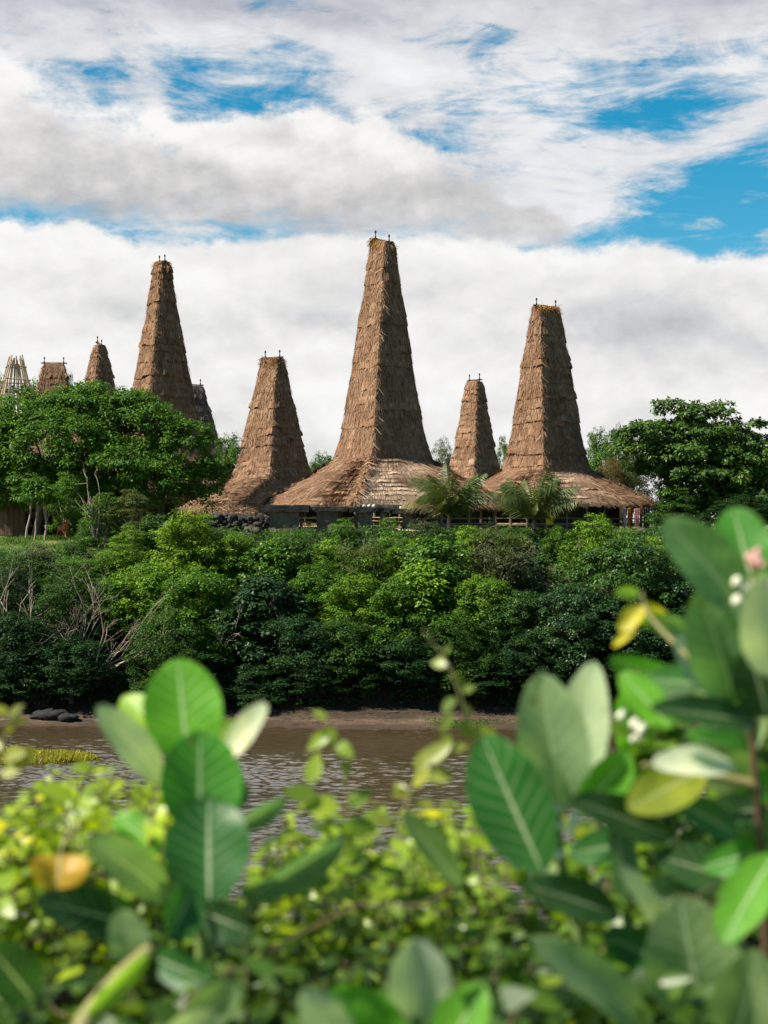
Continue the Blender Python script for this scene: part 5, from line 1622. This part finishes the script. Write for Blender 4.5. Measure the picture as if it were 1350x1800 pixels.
def small_leaves(mb, g, pos, al, nrm, L, rnd):
    """folded, slightly curled ovate leaves: 8 points each"""
    al = unit(al); nrm = unit(nrm - al * (nrm * al).sum(1, keepdims=True)); sd = np.cross(al, nrm)
    L = L[:, None]; W = L * g.uniform(.24, .36, (len(L), 1)); fo = g.uniform(.0, .5, (len(L), 1)); cu = g.uniform(-.1, .35, (len(L), 1))
    pt = [pos]
    for u, w in ((.25, .85), (.6, .8)):
        c = pos + al * L * u - nrm * L * cu * u * u
        pt += [c + sd * W * w + nrm * W * fo * w, c, c - sd * W * w + nrm * W * fo * w]
    pt.append(pos + al * L - nrm * L * cu)
    v = np.stack(pt, 1); k = len(v); o = np.arange(k)[:, None] * 8
    q = np.concatenate([o + [1, 4, 5, 2], o + [2, 5, 6, 3]]); t = np.concatenate([o + [0, 1, 2], o + [0, 2, 3], o + [4, 7, 5], o + [5, 7, 6]])
    n0 = mb.n
    mb.add(v.reshape(-1, 3), q, np.repeat(rnd, 8)); mb.f3.append(t + n0); mb.m3.append(np.zeros(len(t), int))


def vine_shrub(label, px0, px1, outline, n_sprig, n_fill, seed, tint, d0=2.05, d1=3.1, sz=(.028, .078), ylow=1900, up=1.0, dens=.55):
    g = np.random.default_rng(seed)
    root = plant(label, (px0 + px1) / 2, 2.5, 'leafy vine', 'leafy_vine', 'leafy vines in the foreground')
    ox, oy = np.array(outline, float).T
    sm, lm = MB(), MB()
    for _ in range(n_sprig):
        px = g.uniform(px0, px1); d = g.uniform(d0, d1); top = np.interp(px, ox, oy)
        pt = top + abs(g.normal(0, .55)) * 190 + g.uniform(-25, 30)
        ln = g.uniform(90, 240) / F * d
        tip = P(px, pt, d); dr = unit(np.array([g.normal(0, .55), g.normal(-.1, .35), -1.0 * up]))
        bend = g.normal(0, .25, 3)
        u = np.linspace(0, 1, 9)[:, None]
        path = tip + dr * ln * u + bend * ln * (u * (1 - u))
        sm.tube(path, np.linspace(.0011, .0028, 9), n=5, rnd=.5, cap=False)
        nl = g.integers(9, 17)
        uu = np.clip(np.linspace(0, 1, nl) + g.normal(0, .02, nl), 0, 1)
        pos = np.stack([np.interp(uu, u[:, 0], path[:, i]) for i in range(3)], 1)
        a = np.arange(nl) * 2.4 + g.uniform(0, 6)
        al = np.stack([np.cos(a), np.sin(a) * .8, g.uniform(-.3, .6, nl)], 1)
        nr = unit(np.stack([g.normal(-.25, .45, nl), g.normal(-.2, .45, nl), np.full(nl, .9)], 1))
        L = np.clip(np.exp(g.normal(math.log(sz[0] * 1.45), .36, nl)), .016, .095) * g.uniform(.8, 1.25) * np.clip(.45 + uu * 1.2, .4, 1)
        small_leaves(lm, g, pos, al, nr, L, np.clip(.5 + g.normal(0, .10) + g.normal(0, .16, nl) + .12 * (1 - uu), 0, 1.0))
    k = n_fill
    px = g.uniform(px0, px1, k); d = g.uniform(d0, d1, k); top = np.interp(px, ox, oy) + 60
    py = top + (ylow - top) * g.random(k) ** dens
    pos = np.stack([(px - 675) / F * d, d, EYE - (py - HOR) / F * d], 1)
    nr = unit(np.stack([g.normal(-.25, .5, k), g.normal(-.25, .5, k), np.full(k, .8)], 1))
    small_leaves(lm, g, pos, g.normal(0, 1, (k, 3)) * [1, 1, .6], nr, np.clip(np.exp(g.normal(math.log(sz[0] * 1.4), .4, k)), .015, .10), np.clip(g.normal(.45, .22, k), 0, 1.0))
    for _ in range(26):
        a = P(g.uniform(px0, px1), g.uniform(1500, 1800), g.uniform(d0, d1)); b = a + np.array([g.normal(0, .16), g.normal(0, .1), g.uniform(-.25, .1)])
        sm.tube(pole_pts(a, b, 6, .012), .0016, n=5, rnd=.4, cap=False)
    # stems down to the bank
    for _ in range(9):
        a = P(g.uniform(px0, px1), 1720, g.uniform(d0 + .2, d1 - .2)); b = np.array([a[0] + g.normal(0, .1), a[1] + g.normal(0, .1), float(ground(a[0], a[1])) - .1])
        sm.tube(pole_pts(b, a, 7, .03), np.linspace(.009, .004, 7), n=6, rnd=.4, cap=False)
    sm.build('stems', [M['brown_stem']], root, None, True)
    lm.build('foliage', [M['vine_leaf']], root, None, True, tint)
    return root


LIME = (.235, .33, .014)
vine_shrub('dense yellow green leafy vine at the left under the grassy islet', -420, 300, [(-450, 1350), (-200, 1380), (0, 1410), (60, 1385), (110, 1350), (180, 1330), (250, 1345), (300, 1400)], 190, 900, 1, LIME, 2.1, 3.0)  # continued past the left edge to shade the leaves in view
vine_shrub('shaded green leafy vine around the stacked big leaves', 260, 480, [(260, 1440), (330, 1520), (480, 1560)], 36, 330, 2, (.12, .215, .016), 2.15, 3.0)
vine_shrub('loose yellow leafy vine in the middle before the river', 440, 840, [(440, 1560), (480, 1420), (540, 1410), (600, 1410), (680, 1435), (760, 1395), (840, 1390)], 92, 540, 3, (.205, .305, .015), 2.1, 3.0)
vine_shrub('green leafy vine under the two pale veined leaves', 800, 1100, [(800, 1530), (900, 1560), (1000, 1500), (1100, 1330)], 56, 480, 4, (.13, .23, .016), 2.15, 3.0)
vine_shrub('dark leafy vine behind the tall right shrub', 1060, 1950, [(1060, 1330), (1110, 1230), (1200, 1210), (1300, 1230), (1520, 1200), (1950, 1250)], 150, 1300, 5, (.075, .15, .018), 2.2, 3.1)
vine_shrub('leaves tinted dark for shade behind the bright vines, left half', -450, 520, [(-450, 1420), (100, 1490), (260, 1480), (420, 1600), (520, 1640)], 20, 2100, 7, (.020, .042, .010), 2.7, 3.5, (.045, .085))  # added leaf mass, near-black tint stands in for shade in the gaps
vine_shrub('leaves tinted dark for shade behind the bright vines, right half', 520, 1950, [(520, 1640), (700, 1600), (900, 1600), (1060, 1450), (1200, 1330), (1520, 1300)], 20, 2700, 8, (.020, .042, .010), 2.7, 3.5, (.045, .085))  # same shade tint on the right
vine_shrub('low leafy vine along the bottom edge', -150, 1500, [(-150, 1640), (400, 1650), (700, 1640), (1500, 1660)], 110, 900, 6, (.055, .115, .014), 1.75, 2.4, (.026, .055))  # tint darkened to put shade along the bottom


def tendril(label, path, leaves, seed, tint, r=.0022):
    g = np.random.default_rng(seed)
    root = plant(label, path[0][0], 2.2, 'tendril', 'vine_tendril', 'thin vine tendrils rising from the foreground leaves')
    stem(root, path, r, r * .6, 'vine_stem')
    lm = MB()
    pos = np.array([P(a, b, c) for a, b, c, *_ in leaves]); al = np.array([[e, g.normal(0, .3), f] for *_, e, f, s in leaves]); L = np.array([s for *_, s in leaves]) / F * 2.2
    nr = np.stack([g.normal(0, .4, len(pos)), np.full(len(pos), -.8), np.full(len(pos), .5)], 1)
    small_leaves(lm, g, pos, al, nr, L, np.clip(g.normal(.6, .12, len(pos)), 0, .98))
    lm.build('foliage', [M['vine_leaf']], root, None, True, tint)


D = 2.25
tendril('long thin tendril rising highest, right of the middle', [(835, 1300, D), (815, 1240, D), (795, 1180, D), (770, 1140, D), (742, 1106, D)],
        [(800, 1185, D, .3, -.6, 26), (790, 1168, D, -.6, .1, 40), (805, 1190, D, .5, -.8, 34), (800, 1225, D, -.5, -.5, 40), (812, 1240, D, .5, -.5, 30), (795, 1250, D, -.4, -.8, 46), (815, 1262, D, .3, -.9, 44), (790, 1290, D, -.3, -.8, 40),
         (830, 1290, D, .8, .1, 50), (780, 1150, D, .4, .5, 22), (812, 1215, D, .6, .2, 26)], 1, (.17, .22, .035))
tendril('short leafy tendril before the middle of the river', [(615, 1430, D), (608, 1370, D), (590, 1310, D), (575, 1262, D)],
        [(575, 1265, D, -.6, .4, 34), (578, 1275, D, .1, -1, 44), (580, 1290, D, -.9, -.5, 52), (592, 1305, D, .7, -.5, 44), (600, 1340, D, .4, -.7, 40), (545, 1380, D, .2, 1, 66), (600, 1420, D, -1, .1, 80), (610, 1420, D, .7, .6, 60), (612, 1440, D, .8, -.4, 56),
         (560, 1400, D, -1, .2, 70)], 2, (.19, .27, .03))
tendril('feathery yellow tendril left of the veined dark green leaf', [(700, 1470, D), (715, 1410, D), (740, 1350, D), (790, 1310, D)],
        [(715, 1400, D, -.6, .6, 40), (725, 1380, D, .8, .7, 60), (735, 1360, D, .4, 1, 55), (750, 1340, D, 1, .8, 60), (770, 1320, D, 1, .3, 56), (705, 1430, D, .7, -.2, 44), (720, 1395, D, -.8, .1, 40), (690, 1450, D, -.7, .4, 44), (745, 1365, D, 1, .1, 60),
         (730, 1420, D, .9, .1, 50)], 3, (.24, .27, .05))
tendril('yellow tipped tendril at the left edge above the islet', [(-30, 1400, D), (0, 1330, D), (15, 1270, D), (25, 1245, D)],
        [(18, 1262, D, .4, .5, 36), (15, 1258, D, -.5, .4, 34), (20, 1265, D, .8, -.2, 32), (5, 1320, D, -.6, .1, 50), (8, 1330, D, .8, .2, 56), (45, 1350, D, .2, .8, 46), (0, 1360, D, .6, .2, 60), (22, 1268, D, -.2, -.6, 30)], 4, (.25, .26, .04))
